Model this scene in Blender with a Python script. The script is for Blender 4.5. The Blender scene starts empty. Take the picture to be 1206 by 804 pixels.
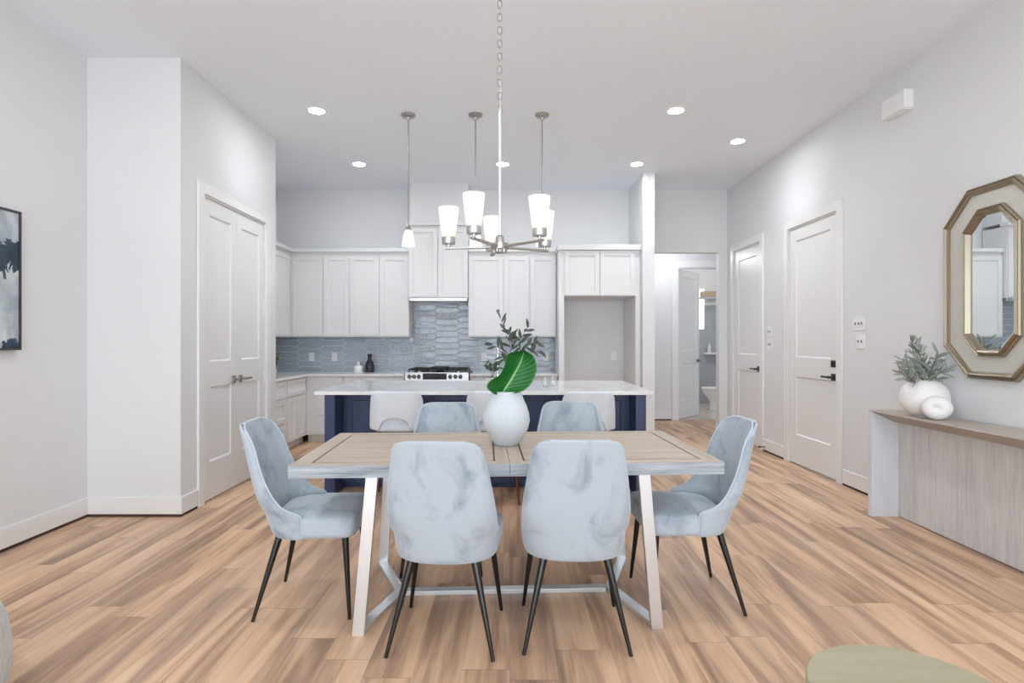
import bpy, bmesh, math, random
from mathutils import Vector, Matrix
random.seed(7)
S = bpy.context.scene
COL = S.collection
PI = math.pi

# ------------------------------------------------------------------ camera, world, light, exposure
cam_d = bpy.data.cameras.new('camera'); cam = bpy.data.objects.new('camera', cam_d); COL.objects.link(cam)
cam.location = (0, 0, 1.30); cam.rotation_euler = (PI / 2, 0, 0)
cam_d.sensor_width = 36; cam_d.lens = 36 * 670 / 1206; cam_d.shift_x = 3 / 1206; cam_d.clip_start = 0.05
S.camera = cam
S.view_settings.view_transform = 'Standard'
try: S.view_settings.look = 'None'
except Exception: pass
S.view_settings.gamma = 1.0; S.view_settings.use_curve_mapping = False
S.view_settings.exposure = 0.10
S.cycles.use_denoising = True
S.cycles.max_bounces = 10; S.cycles.diffuse_bounces = 6; S.cycles.glossy_bounces = 4
S.cycles.sample_clamp_indirect = 6.0
W = bpy.data.worlds.new('daylight'); S.world = W; W.use_nodes = True
W.node_tree.nodes['Background'].inputs[0].default_value = (0.80, 0.90, 1.0, 1)
W.node_tree.nodes['Background'].inputs[1].default_value = 1.0
CAN_GLOW = 305.0           # brightness of the recessed lenses
CAN_POWER = 30.0          # downward beam of each recessed light
WINDOW_POWER = 62.0

def area_light(name, loc, rot, sx, sy, power, col):
    d = bpy.data.lights.new(name, 'AREA'); d.shape = 'RECTANGLE'; d.size = sx; d.size_y = sy; d.energy = power; d.color = col
    o = bpy.data.objects.new(name, d); COL.objects.link(o); o.location = loc; o.rotation_euler = rot
    return o
# daylight through the three big windows in the wall behind the camera
for wx in (-1.95, 0.0, 1.95):
    area_light('window_daylight', (wx, -2.92, 1.65), (PI / 2, 0, 0), 1.6, 2.3, WINDOW_POWER, (0.84, 0.92, 1.0))
def can_beam(loc):
    d = bpy.data.lights.new('recessed_beam', 'SPOT'); d.energy = CAN_POWER; d.color = (0.93, 0.97, 1.0); d.spot_size = math.radians(120); d.spot_blend = 1.0; d.shadow_soft_size = 0.06
    o = bpy.data.objects.new('recessed_beam', d); COL.objects.link(o); o.location = loc
def point_light(name, loc, power, col=(1, 0.95, 0.88), r=0.05):
    d = bpy.data.lights.new(name, 'POINT'); d.energy = power; d.color = col; d.shadow_soft_size = r
    o = bpy.data.objects.new(name, d); COL.objects.link(o); o.location = loc
    return o

# ------------------------------------------------------------------ materials
def lin(c):
    return tuple(((v / 255) / 12.92 if v / 255 <= 0.04045 else ((v / 255 + 0.055) / 1.055) ** 2.4) for v in c) + (1,)
MATS = {}
class N:
    """small node-tree helper"""
    def __init__(s, name):
        s.m = bpy.data.materials.new(name); s.m.use_nodes = True; s.t = s.m.node_tree
        s.p = s.t.nodes['Principled BSDF']; s.out = s.t.nodes['Material Output']
    def n(s, kind, **kw):
        x = s.t.nodes.new(kind)
        for k, v in kw.items(): setattr(x, k, v)
        return x
    def l(s, a, b): s.t.links.new(a, b)
    def math(s, op, a, b=None, c=None):
        x = s.n('ShaderNodeMath', operation=op)
        for i, v in enumerate((a, b, c)):
            if v is None: continue
            if isinstance(v, (int, float)): x.inputs[i].default_value = v
            else: s.l(v, x.inputs[i])
        return x.outputs[0]
    def mapping(s, scale, src='Object'):
        tc = s.n('ShaderNodeTexCoord'); mp = s.n('ShaderNodeMapping'); mp.inputs['Scale'].default_value = scale
        s.l(tc.outputs[src], mp.inputs[0]); return mp.outputs[0]
    def noise(s, vec, scale, detail=3, rough=0.5, dist=0.0):
        x = s.n('ShaderNodeTexNoise'); x.inputs['Scale'].default_value = scale; x.inputs['Detail'].default_value = detail
        x.inputs['Roughness'].default_value = rough; x.inputs['Distortion'].default_value = dist
        if vec is not None: s.l(vec, x.inputs['Vector'])
        return x.outputs['Fac']
    def ramp(s, fac, stops):
        x = s.n('ShaderNodeValToRGB'); e = x.color_ramp.elements
        while len(e) < len(stops): e.new(0.5)
        for el, (p, c) in zip(e, stops): el.position = p; el.color = lin(c)
        s.l(fac, x.inputs[0]); return x.outputs[0]
    def mix(s, fac, a, b, mode='MIX'):
        x = s.n('ShaderNodeMix', data_type='RGBA', blend_type=mode)
        for i, v in ((0, fac), (6, a), (7, b)):
            if isinstance(v, (int, float)): x.inputs[i].default_value = v
            elif isinstance(v, tuple): x.inputs[i].default_value = v
            else: s.l(v, x.inputs[i])
        return x.outputs[2]
    def bump(s, h, strength, dist=0.01):
        x = s.n('ShaderNodeBump'); x.inputs['Strength'].default_value = strength; x.inputs['Distance'].default_value = dist
        s.l(h, x.inputs['Height']); s.l(x.outputs[0], s.p.inputs['Normal'])
    def base(s, c): s.l(c, s.p.inputs['Base Color'])
def pm(name, c, rough=0.5, metal=0.0, bump=None, coat=0.0, sheen=0.0, trans=0.0):
    a = N(name); a.p.inputs['Base Color'].default_value = lin(c); a.p.inputs['Roughness'].default_value = rough
    a.p.inputs['Metallic'].default_value = metal; a.p.inputs['Coat Weight'].default_value = coat
    a.p.inputs['Sheen Weight'].default_value = sheen; a.p.inputs['Transmission Weight'].default_value = trans
    if bump:
        a.bump(a.noise(a.mapping((1, 1, 1)), bump[0], 3), bump[1], bump[2] if len(bump) > 2 else 0.002)
    MATS[name] = a.m; return a.m
def wood(name, stops, axis, rough=0.5, fine=60, coarse=10):
    a = N(name); sc = [1, 1, 1]; sc[axis] = 0.06
    v = a.mapping(tuple(sc)); f = a.noise(v, fine, 5, 0.6, 0.4); g = a.noise(v, coarse, 3, 0.5, 1.0)
    h = a.math('ADD', a.math('MULTIPLY', f, 0.55), a.math('MULTIPLY', g, 0.45))
    a.base(a.ramp(h, stops)); a.p.inputs['Roughness'].default_value = rough
    a.bump(f, 0.15, 0.002); MATS[name] = a.m; return a.m

wall_m = pm('wall_paint', (226, 227, 228), 0.75, bump=(260, 0.12, 0.001))
ceil_m = pm('ceiling_paint', (238, 243, 249), 0.85, bump=(200, 0.1, 0.001))
trim_m = pm('trim_paint', (236, 236, 235), 0.38)
door_m = pm('door_paint', (233, 233, 232), 0.36)
cab_m = pm('cabinet_paint', (227, 227, 227), 0.36)
gap_m = pm('dark_gap', (70, 52, 42), 0.9)
quartz_m = N('white_quartz')
quartz_m.base(quartz_m.ramp(quartz_m.noise(quartz_m.mapping((1, 1, 1)), 3, 6, 0.6, 1.2), [(0.35, (226, 225, 223)), (0.6, (243, 243, 242))]))
quartz_m.p.inputs['Roughness'].default_value = 0.10; quartz_m = quartz_m.m
steel_m = pm('brushed_steel', (196, 196, 196), 0.28, 1.0)
nickel_m = pm('brushed_nickel', (176, 172, 166), 0.30, 1.0)
chrome_m = pm('chrome', (215, 217, 220), 0.08, 1.0)
dark_nickel_m = pm('dark_nickel', (92, 90, 88), 0.32, 1.0)
champagne_m = pm('champagne_metal', (226, 229, 231), 0.38, 0.85)
black_m = pm('black_metal', (10, 11, 12), 0.25, 0.0, coat=0.2)
iron_m = pm('cast_iron', (28, 28, 29), 0.55)
blackglass_m = pm('black_glass', (14, 14, 16), 0.06)
copper_m = pm('copper_legs', (120, 78, 56), 0.35, 0.8)
plastic_m = pm('white_plastic', (238, 238, 238), 0.35)
slot_m = pm('socket_slots', (120, 120, 120), 0.6)
ceramic_m = pm('white_ceramic', (240, 240, 238), 0.55, bump=(60, 0.25, 0.003))
plaster_m = pm('white_plaster', (205, 211, 216), 0.8, bump=(70, 0.6, 0.004))
porcelain_m = pm('porcelain', (242, 242, 242), 0.1)
gold_m = pm('antique_gold', (170, 159, 140), 0.34, 1.0)
cream_m = pm('silver_leaf', (208, 206, 198), 0.4, 0.1, bump=(30, 0.2, 0.002))
mirror_m = pm('mirror_glass', (236, 240, 240), 0.01, 1.0)
olive_top_m = wood('olive_beige_lacquer', [(0.3, (158, 151, 124)), (0.7, (176, 170, 143))], 0, 0.45, 20, 5)
pot_m = pm('terracotta_grey_pot', (190, 178, 165), 0.7)
soil_m = pm('soil', (60, 45, 35), 0.9)
stem_m = pm('brown_stem', (92, 78, 62), 0.7)
olive_leaf_m = pm('olive_leaf', (84, 92, 80), 0.5)
sage_leaf_m = pm('sage_leaf', (146, 152, 145), 0.55)
bush_leaf_m = pm('bush_leaf', (98, 112, 52), 0.55)
dark_bottle_m = pm('dark_glazed_bottle', (42, 48, 54), 0.15)
white_jar_m = pm('white_jar', (232, 232, 232), 0.3)
glass_m = pm('clear_glass', (250, 252, 252), 0.02, trans=1.0)
dark_frame_m = pm('dark_frame', (74, 74, 78), 0.4, 0.4)
basket_m = pm('tan_box', (178, 160, 138), 0.7)

def fabric(name, light, dark, sheen=0.6, scale=5.0, amount=(0.44, 0.66), weave=900):
    a = N(name); v = a.mapping((1, 1, 0.7))
    oi = a.n('ShaderNodeObjectInfo'); av = a.n('ShaderNodeVectorMath', operation='MULTIPLY_ADD'); av.inputs[1].default_value = (1, 1, 1)
    cx_ = a.n('ShaderNodeCombineXYZ'); [a.l(a.math('MULTIPLY', oi.outputs['Random'], 37.0 + 11 * i), cx_.inputs[i]) for i in range(3)]
    a.l(v, av.inputs[0]); a.l(cx_.outputs[0], av.inputs[2]); v = av.outputs[0]
    f = a.noise(v, scale, 5, 0.6, 0.5)
    a.base(a.ramp(f, [(amount[0], light), (amount[1], dark)])); a.p.inputs['Roughness'].default_value = 0.85
    a.p.inputs['Sheen Weight'].default_value = sheen; a.p.inputs['Sheen Roughness'].default_value = 0.4
    a.p.inputs['Sheen Tint'].default_value = (0.85, 0.92, 1, 1)
    w = a.noise(a.mapping((1, 1, 1)), weave, 2); big = a.noise(v, 9, 3, 0.5, 0.8)
    h = a.math('ADD', a.math('MULTIPLY', w, 0.1), big); a.bump(h, 0.25, 0.006)
    MATS[name] = a.m; return a.m
velvet_m = fabric('pale_blue_velvet', (177, 187, 196), (132, 147, 160), scale=6.5, amount=(0.51, 0.72))
piping_m = pm('pale_piping', (190, 200, 210), 0.8)
stool_m = fabric('light_grey_upholstery', (224, 229, 234), (212, 219, 227), 0.3)
boucle_m = fabric('ottoman_boucle', (206, 207, 203), (190, 191, 188), 0.2, 40, (0.35, 0.65), 300)
navy_m = wood('navy_stained_wood', [(0.30, (36, 48, 80)), (0.55, (54, 70, 106)), (0.75, (76, 92, 124))], 2, 0.40, 50, 9)
oak_m = wood('washed_oak', [(0.30, (158, 142, 127)), (0.52, (188, 173, 157)), (0.75, (205, 193, 179))], 0, 0.55, 55, 12)
oak_y_m = wood('washed_oak_cross', [(0.30, (158, 144, 130)), (0.52, (184, 170, 155)), (0.75, (200, 188, 175))], 1, 0.55, 55, 12)
groove_m = pm('groove', (96, 78, 64), 0.8)
edge_sheen_m = wood('oak_edge_window_sheen', [(0.36, (112, 120, 128)), (0.50, (158, 165, 172)), (0.68, (190, 196, 202))], 0, 0.5, 60, 16)  # blue-grey window reflection on the table edge, painted into the wood colour
console_top_m = wood('console_top_oak', [(0.30, (158, 147, 138)), (0.52, (180, 169, 160)), (0.75, (194, 184, 176))], 1, 0.5, 60, 10)
console_m = wood('console_grey_oak', [(0.30, (182, 180, 179)), (0.52, (210, 208, 206)), (0.75, (226, 225, 223))], 2, 0.6, 70, 14)
console_end_m = wood('console_white_oak', [(0.3, (208, 213, 220)), (0.7, (224, 228, 233))], 2, 0.6, 70, 14)

def lamp_glass(name, e):
    a = N(name); tr = a.n('ShaderNodeBsdfTranslucent'); tr.inputs[0].default_value = (0.95, 0.93, 0.88, 1)
    df = a.n('ShaderNodeBsdfDiffuse'); df.inputs[0].default_value = (0.86, 0.85, 0.80, 1)
    m1 = a.n('ShaderNodeMixShader'); m1.inputs[0].default_value = 0.45
    a.l(tr.outputs[0], m1.inputs[1]); a.l(df.outputs[0], m1.inputs[2])
    em = a.n('ShaderNodeEmission'); em.inputs[0].default_value = (1, 0.97, 0.90, 1); em.inputs[1].default_value = e
    ad = a.n('ShaderNodeAddShader'); a.l(m1.outputs[0], ad.inputs[0]); a.l(em.outputs[0], ad.inputs[1])
    a.l(ad.outputs[0], a.out.inputs[0]); return a.m
shade_m = lamp_glass('opal_glass', 0.10)
def emit(name, c, e):
    a = N(name); em = a.n('ShaderNodeEmission'); em.inputs[0].default_value = c; em.inputs[1].default_value = e
    a.l(em.outputs[0], a.out.inputs[0]); return a.m
can_m = emit('recessed_light_glow', (0.96, 0.98, 1.0, 1), CAN_GLOW)
bath_window_m = emit('bathroom_window_daylight', (0.95, 0.98, 1, 1), 1.6)

# floor: oak-look planks running away from the camera
def floor_material():
    a = N('plank_floor'); tc = a.n('ShaderNodeTexCoord'); sp = a.n('ShaderNodeSeparateXYZ'); a.l(tc.outputs['Object'], sp.inputs[0])
    X, Y = sp.outputs[0], sp.outputs[1]
    xs = a.math('DIVIDE', X, 0.19); row = a.math('FLOOR', xs); fx = a.math('FRACT', xs)
    wn = a.n('ShaderNodeTexWhiteNoise', noise_dimensions='1D'); a.l(row, wn.inputs['W'])
    ys = a.math('ADD', a.math('DIVIDE', Y, 1.25), a.math('MULTIPLY', wn.outputs[0], 7.3))
    colm = a.math('FLOOR', ys); fy = a.math('FRACT', ys)
    cb = a.n('ShaderNodeCombineXYZ'); a.l(row, cb.inputs[0]); a.l(colm, cb.inputs[1])
    w2 = a.n('ShaderNodeTexWhiteNoise', noise_dimensions='2D'); a.l(cb.outputs[0], w2.inputs['Vector'])
    off = a.n('ShaderNodeVectorMath', operation='SCALE'); a.l(w2.outputs['Color'], off.inputs[0]); off.inputs['Scale'].default_value = 30
    def grain(sx, sy, scale, detail, dist):
        mp = a.n('ShaderNodeMapping'); mp.inputs['Scale'].default_value = (sx, sy, 1); a.l(tc.outputs['Object'], mp.inputs[0])
        ad = a.n('ShaderNodeVectorMath', operation='ADD'); a.l(mp.outputs[0], ad.inputs[0]); a.l(off.outputs[0], ad.inputs[1])
        return a.noise(ad.outputs[0], scale, detail, 0.55, dist)
    big = grain(8.0, 0.6, 1.0, 3, 0.9); mid = grain(24, 1.2, 1.0, 4, 0.9); fine = grain(140, 4, 1.0, 3, 0.2)
    h = a.math('ADD', a.math('ADD', a.math('MULTIPLY', big, 0.72), a.math('MULTIPLY', mid, 0.18)), a.math('MULTIPLY', fine, 0.10))
    h = a.math('ADD', h, a.math('MULTIPLY', a.math('SUBTRACT', w2.outputs['Value'], 0.5), 0.06))
    c = a.ramp(h, [(0.32, (138, 110, 92)), (0.43, (178, 143, 116)), (0.53, (215, 177, 143)), (0.68, (233, 199, 166))])
    grey = a.noise(None, 0.9, 2); 
    mp = a.n('ShaderNodeMapping'); mp.inputs['Scale'].default_value = (2.4, 0.5, 1); a.l(tc.outputs['Object'], mp.inputs[0])
    a.l(mp.outputs[0], grey.node.inputs['Vector'])
    gr = a.math('MULTIPLY', a.math('SUBTRACT', grey, 0.42), 1.1)
    gr = a.n('ShaderNodeClamp').inputs[0].node if False else gr
    cl = a.n('ShaderNodeClamp'); a.l(gr, cl.inputs[0]); cl.inputs['Max'].default_value = 0.35
    c = a.mix(cl.outputs[0], c, lin((178, 158, 146)))
    ex = a.math('MINIMUM', fx, a.math('SUBTRACT', 1.0, fx)); ey = a.math('MINIMUM', fy, a.math('SUBTRACT', 1.0, fy))
    sx_ = a.math('LESS_THAN', ex, 0.006); sy_ = a.math('LESS_THAN', ey, 0.0014)
    seam = a.math('MULTIPLY', a.math('MAXIMUM', a.math('MULTIPLY', sx_, 0.45), sy_), 0.5)
    c = a.mix(seam, c, lin((120, 92, 78)))
    a.base(c); a.p.inputs['Roughness'].default_value = 0.42; a.p.inputs['Specular IOR Level'].default_value = 0.35
    a.bump(a.math('SUBTRACT', fine, seam), 0.12, 0.002); return a.m
floor_m = floor_material()
def tile_material(name, c1, c2):
    a = N(name); g = a.n('ShaderNodeNewGeometry')
    a.base(a.ramp(g.outputs['Random Per Island'], [(0.0, c1), (1.0, c2)]))
    a.p.inputs['Roughness'].default_value = 0.07; a.p.inputs['Coat Weight'].default_value = 0.5; a.p.inputs['Coat Roughness'].default_value = 0.05
    a.bump(a.noise(a.mapping((1, 1, 1)), 26, 2, 0.4, 0.6), 0.9, 0.010); return a.m
picket_m = tile_material('blue_grey_glaze', (170, 180, 191), (184, 192, 202))
grout_m = pm('grout', (232, 233, 234), 0.8)
def square_tile(name, c, g, sx, sz):
    a = N(name); b = a.n('ShaderNodeTexBrick'); b.inputs['Color1'].default_value = lin(c); b.inputs['Color2'].default_value = lin(tuple(v + 8 for v in c))
    b.inputs['Mortar'].default_value = lin(g); b.inputs['Scale'].default_value = 1; b.inputs['Brick Width'].default_value = sx; b.inputs['Row Height'].default_value = sz
    b.inputs['Mortar Size'].default_value = 0.004
    tc = a.n('ShaderNodeTexCoord'); mp = a.n('ShaderNodeMapping'); a.l(tc.outputs['Object'], mp.inputs[0]); a.l(mp.outputs[0], b.inputs['Vector'])
    a.base(b.outputs['Color']); a.p.inputs['Roughness'].default_value = 0.2; return a.m, mp
bath_tile_m, _mp = square_tile('bath_wall_tile', (158, 163, 168), (182, 186, 190), 0.6, 0.3); _mp.inputs['Rotation'].default_value = (-PI / 2, 0, 0)
bath_floor_m, _ = square_tile('bath_floor_tile', (206, 192, 180), (180, 170, 160), 0.4, 0.4)

# banana leaf and painting
def leaf_material():
    a = N('glossy_green_leaf'); uv = a.n('ShaderNodeUVMap'); sp = a.n('ShaderNodeSeparateXYZ'); a.l(uv.outputs[0], sp.inputs[0])
    t, j = sp.outputs[0], sp.outputs[1]; aj = a.math('ABSOLUTE', a.math('SUBTRACT', j, 0.5))
    ph = a.math('SUBTRACT', a.math('MULTIPLY', t, 11), a.math('MULTIPLY', aj, 5.0))
    st = a.math('POWER', a.math('ABSOLUTE', a.math('SINE', a.math('MULTIPLY', ph, PI))), 14.0)
    side = a.math('MULTIPLY_ADD', a.math('GREATER_THAN', j, 0.5), 0.45, 0.12)
    c = a.mix(a.math('MULTIPLY', st, side), lin((18, 104, 34)), lin((104, 172, 100)))
    c = a.mix(a.math('MULTIPLY', a.noise(a.mapping((1, 1, 1)), 14, 3), 0.5), c, lin((8, 62, 22)))
    c = a.mix(a.math('LESS_THAN', aj, 0.024), c, lin((118, 180, 88)))
    a.base(c); a.p.inputs['Roughness'].default_value = 0.32; return a.m
big_leaf_m = leaf_material()
def painting_material():
    a = N('abstract_painting'); v = a.mapping((1.0, 1.6, 1.0)); tc = a.n('ShaderNodeTexCoord'); sp = a.n('ShaderNodeSeparateXYZ'); a.l(tc.outputs['Object'], sp.inputs[0])
    f = a.noise(v, 4.0, 6, 0.65, 0.8); g = a.noise(v, 2.6, 5, 0.6, 0.6)
    c = a.ramp(g, [(0.35, (214, 220, 222)), (0.5, (190, 200, 205)), (0.62, (160, 172, 178))])
    zz = a.math('ADD', sp.outputs[2], a.math('MULTIPLY', a.math('SUBTRACT', f, 0.5), 0.5))
    zz = a.math('SUBTRACT', zz, a.math('MULTIPLY', a.math('SUBTRACT', sp.outputs[1], 0.45), 0.5))
    m1 = a.math('LESS_THAN', a.math('ABSOLUTE', a.math('SUBTRACT', zz, 0.15)), 0.10); m2 = a.math('LESS_THAN', zz, -0.36)
    d = a.ramp(f, [(0.35, (34, 52, 70)), (0.65, (70, 90, 106))])
    c = a.mix(a.math('MAXIMUM', m1, m2), c, d)
    a.base(c); a.p.inputs['Roughness'].default_value = 0.6; return a.m
painting_m = painting_material()

# ------------------------------------------------------------------ mesh helpers
def Mx(X):      # wall at X whose face looks towards -X: u = y, v = z, w = out of the wall
    return lambda u, v, w: (X - w, u, v)
def Px(X):      # face looks towards +X
    return lambda u, v, w: (X + w, u, v)
def My(Y):      # face looks towards -Y (the camera)
    return lambda u, v, w: (u, Y - w, v)
ID = lambda u, v, w: (u, v, w)

class MB:
    def __init__(s): s.v = []; s.f = []; s.m = []; s.uv = {}
    def add(s, vs, fs, mat=0):
        b = len(s.v); s.v += [tuple(v) for v in vs]
        for f in fs: s.f.append(tuple(b + i for i in f)); s.m.append(mat)
        return b
    def box(s, u0, u1, v0, v1, w0, w1, M=ID, mat=0):
        c = [M(u, v, w) for w in (w0, w1) for v in (v0, v1) for u in (u0, u1)]
        s.add(c, [(0, 1, 3, 2), (4, 6, 7, 5), (0, 4, 5, 1), (2, 3, 7, 6), (0, 2, 6, 4), (1, 5, 7, 3)], mat); return s
    def hexa(s, c, mat=0):
        s.add(c, [(0, 1, 3, 2), (4, 6, 7, 5), (0, 4, 5, 1), (2, 3, 7, 6), (0, 2, 6, 4), (1, 5, 7, 3)], mat); return s
    def tube(s, p0, p1, r0, r1=None, n=16, mat=0, cap=True):
        r1 = r0 if r1 is None else r1; p0 = Vector(p0); p1 = Vector(p1); d = (p1 - p0).normalized()
        a = d.orthogonal().normalized(); b = d.cross(a)
        vs = [p + (a * math.cos(2 * PI * i / n) + b * math.sin(2 * PI * i / n)) * r for p, r in ((p0, r0), (p1, r1)) for i in range(n)]
        fs = [(i, (i + 1) % n, n + (i + 1) % n, n + i) for i in range(n)]
        if cap: fs += [tuple(range(n))[::-1], tuple(range(n, 2 * n))]
        s.add(vs, fs, mat); return s
    def path(s, pts, r, n=10, mat=0):
        pts = [Vector(p) for p in pts]; rs = r if isinstance(r, (list, tuple)) else [r] * len(pts)
        vs = []; up = None
        for k, p in enumerate(pts):
            d = (pts[min(k + 1, len(pts) - 1)] - pts[max(k - 1, 0)]).normalized()
            if up is None: up = d.orthogonal().normalized()
            up = (up - d * up.dot(d)).normalized(); b = d.cross(up)
            vs += [p + (up * math.cos(2 * PI * i / n) + b * math.sin(2 * PI * i / n)) * rs[k] for i in range(n)]
        fs = [(k * n + i, k * n + (i + 1) % n, (k + 1) * n + (i + 1) % n, (k + 1) * n + i) for k in range(len(pts) - 1) for i in range(n)]
        fs += [tuple(range(n))[::-1], tuple(range((len(pts) - 1) * n, len(pts) * n))]
        s.add(vs, fs, mat); return s
    def lathe(s, prof, n=32, c=(0, 0, 0), mat=0, sx=1, sy=1):
        vs = [(c[0] + r * math.cos(2 * PI * i / n) * sx, c[1] + r * math.sin(2 * PI * i / n) * sy, c[2] + z) for r, z in prof for i in range(n)]
        fs = [(k * n + i, k * n + (i + 1) % n, (k + 1) * n + (i + 1) % n, (k + 1) * n + i) for k in range(len(prof) - 1) for i in range(n)]
        if prof[0][0] > 1e-5: fs.append(tuple(range(n))[::-1])
        if prof[-1][0] > 1e-5: fs.append(tuple(range((len(prof) - 1) * n, len(prof) * n)))
        s.add(vs, fs, mat); return s
    def prism(s, poly, w0, w1, M=ID, mat=0):
        n = len(poly); vs = [M(u, v, w) for w in (w0, w1) for u, v in poly]
        s.add(vs, [tuple(range(n))[::-1], tuple(range(n, 2 * n))] + [(i, (i + 1) % n, n + (i + 1) % n, n + i) for i in range(n)], mat); return s
    def grid(s, rows, mat=0, closed=False):
        m = len(rows[0]); vs = [p for r in rows for p in r]; e = m if closed else m - 1
        fs = [(k * m + i, k * m + (i + 1) % m, (k + 1) * m + (i + 1) % m, (k + 1) * m + i) for k in range(len(rows) - 1) for i in range(e)]
        return s.add(vs, fs, mat)
    def leaf(s, p, d, up, L, Wd, curl=0.2, mat=0):
        p = Vector(p); d = Vector(d).normalized(); up = Vector(up); sd = d.cross(up)
        if sd.length < 1e-4: sd = d.orthogonal()
        sd.normalize(); nn = sd.cross(d); rows = []
        for k in range(6):
            t = k / 5; w = Wd * 0.5 * (math.sin(PI * min(1, t * 0.94 + 0.05)) ** 0.8); q = p + d * L * t - nn * curl * L * t * t
            rows.append([q - sd * w + nn * w * 0.4, q, q + sd * w + nn * w * 0.4])
        s.grid(rows, mat); return s
    def shaker(s, u0, u1, v0, v1, M, th=0.02, rail=0.06, panels=None, depth=0.008, bev=0.0, mat=0, w0=0.0):
        """framed door front: stiles, rails and sunk panels (list of (u0,u1,v0,v1) inside the frame)"""
        if panels is None: panels = [(u0 + rail, u1 - rail, v0 + rail, v1 - rail)]
        us = sorted({u0, u1} | {p[i] for p in panels for i in (0, 1)}); vs = sorted({v0, v1} | {p[i] for p in panels for i in (2, 3)})
        for a, b in zip(us, us[1:]):
            for c, d in zip(vs, vs[1:]):
                pan = any(p[0] - 1e-6 <= a and b <= p[1] + 1e-6 and p[2] - 1e-6 <= c and d <= p[3] + 1e-6 for p in panels)
                if pan:
                    o = [(a, c), (b, c), (b, d), (a, d)]; i = [(a + bev, c + bev), (b - bev, c + bev), (b - bev, d - bev), (a + bev, d - bev)]
                    pts = [M(u, v, w0 + th) for u, v in o] + [M(u, v, w0 + th - depth) for u, v in i]
                    s.add(pts, [(0, 1, 5, 4), (1, 2, 6, 5), (2, 3, 7, 6), (3, 0, 4, 7), (4, 5, 6, 7)], mat)
                else:
                    s.add([M(a, c, w0 + th), M(b, c, w0 + th), M(b, d, w0 + th), M(a, d, w0 + th)], [(0, 1, 2, 3)], mat)
        c = [(u0, v0), (u1, v0), (u1, v1), (u0, v1)]
        s.add([M(u, v, w0 + th) for u, v in c] + [M(u, v, w0) for u, v in c], [(0, 1, 5, 4), (1, 2, 6, 5), (2, 3, 7, 6), (3, 0, 4, 7), (4, 5, 6, 7)], mat)
        return s
    def build(s, name, mats, parent=None, smooth=0, bevel=0, world=True, merge=1e-5, subsurf=0, solid=0):
        if not isinstance(mats, (list, tuple)): mats = [mats]
        off = Vector((0, 0, 0))
        if parent is not None and world:
            q = parent
            while q is not None: off += q.location; q = q.parent
        me = bpy.data.meshes.new(name); me.from_pydata([tuple(Vector(v) - off) for v in s.v], [], s.f)
        for m in mats: me.materials.append(m)
        me.polygons.foreach_set('material_index', s.m)
        bm = bmesh.new(); bm.from_mesh(me)
        if merge: bmesh.ops.remove_doubles(bm, verts=bm.verts, dist=merge)
        bmesh.ops.recalc_face_normals(bm, faces=bm.faces); bm.to_mesh(me); bm.free()
        if smooth:
            me.polygons.foreach_set('use_smooth', [True] * len(me.polygons)); me.set_sharp_from_angle(angle=math.radians(smooth))
        o = bpy.data.objects.new(name, me); COL.objects.link(o)
        if solid:
            md = o.modifiers.new('thickness', 'SOLIDIFY'); md.thickness = solid; md.offset = -1
        if bevel:
            md = o.modifiers.new('bevel', 'BEVEL'); md.width = bevel; md.segments = 2; md.limit_method = 'ANGLE'; md.angle_limit = math.radians(40)
        if subsurf:
            md = o.modifiers.new('smooth', 'SUBSURF'); md.levels = subsurf; md.render_levels = subsurf
        if parent is not None: o.parent = parent
        return o

def tag(o, label, cat, group=None, kind=None):
    o['label'] = label; o['category'] = cat
    if group: o['group'] = group
    if kind: o['kind'] = kind
    return o
def thing(name, label, cat, loc=(0, 0, 0), rz=0, group=None, kind=None):
    o = bpy.data.objects.new(name, None); COL.objects.link(o); o.location = loc; o.rotation_euler = (0, 0, rz); o.empty_display_size = 0.1
    return tag(o, label, cat, group, kind)
def struct(name, mb, m, label, cat, bevel=0, smooth=0):
    return tag(mb.build(name, m, bevel=bevel, smooth=smooth), label, cat, kind='structure')
def copy_tree(o, parent=None):
    c = o.copy(); COL.objects.link(c)
    if parent is not None: c.parent = parent
    for ch in list(o.children): copy_tree(ch, c)
    return c
def dup(o, loc, rz, label):
    c = copy_tree(o); c.location = loc; c.rotation_euler = (0, 0, rz); c['label'] = label; return c
def P(px, py, D): return ((px - 600) / 670 * D, D, 1.3 - (py - 402) / 670 * D)

# ------------------------------------------------------------------ room shell
CH = 3.41; XL = -3.14; XR = 3.03; YB = 7.92; XP = -2.445; YP0, YP1 = 4.23, 5.95; XK = -3.23
def holed(u0, u1, v0, v1, M, th, holes):
    mb = MB(); us = sorted({u0, u1} | {h[i] for h in holes for i in (0, 1)}); vs = sorted({v0, v1} | {h[i] for h in holes for i in (2, 3)})
    for a, b in zip(us, us[1:]):
        lo = None
        for c, d in zip(vs, vs[1:]):
            if any(h[0] <= a and b <= h[1] and h[2] <= c and d <= h[3] for h in holes): continue
            mb.box(a, b, c, d, -th, 0, M)
    return mb
struct('floor', MB().box(-3.4, 4.4, -3.1, 9.46, -0.1, 0), floor_m, 'wood plank floor running back through the kitchen', 'floor')
struct('ceiling', MB().box(-3.4, 3.2, -3.1, 8.04, CH, CH + 0.1), ceil_m, 'flat light grey ceiling', 'ceiling')
struct('wall_left', MB().box(XL - 0.12, XL, -3.1, YP0, 0, CH), wall_m, 'pale grey wall carrying the abstract painting', 'wall')
DA = (5.25, 6.16); DB = (6.858, 7.675); DP = (4.534, 5.688); DHT = 2.505; DPT = 2.475
struct('wall_right', holed(-3.1, 8.04, 0, CH, Mx(XR), 0.12, [(DA[0], DA[1], 0, DHT), (DB[0], DB[1], 0, DHT)]), wall_m, 'long pale grey wall with two white doors and mirror', 'wall')
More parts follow.
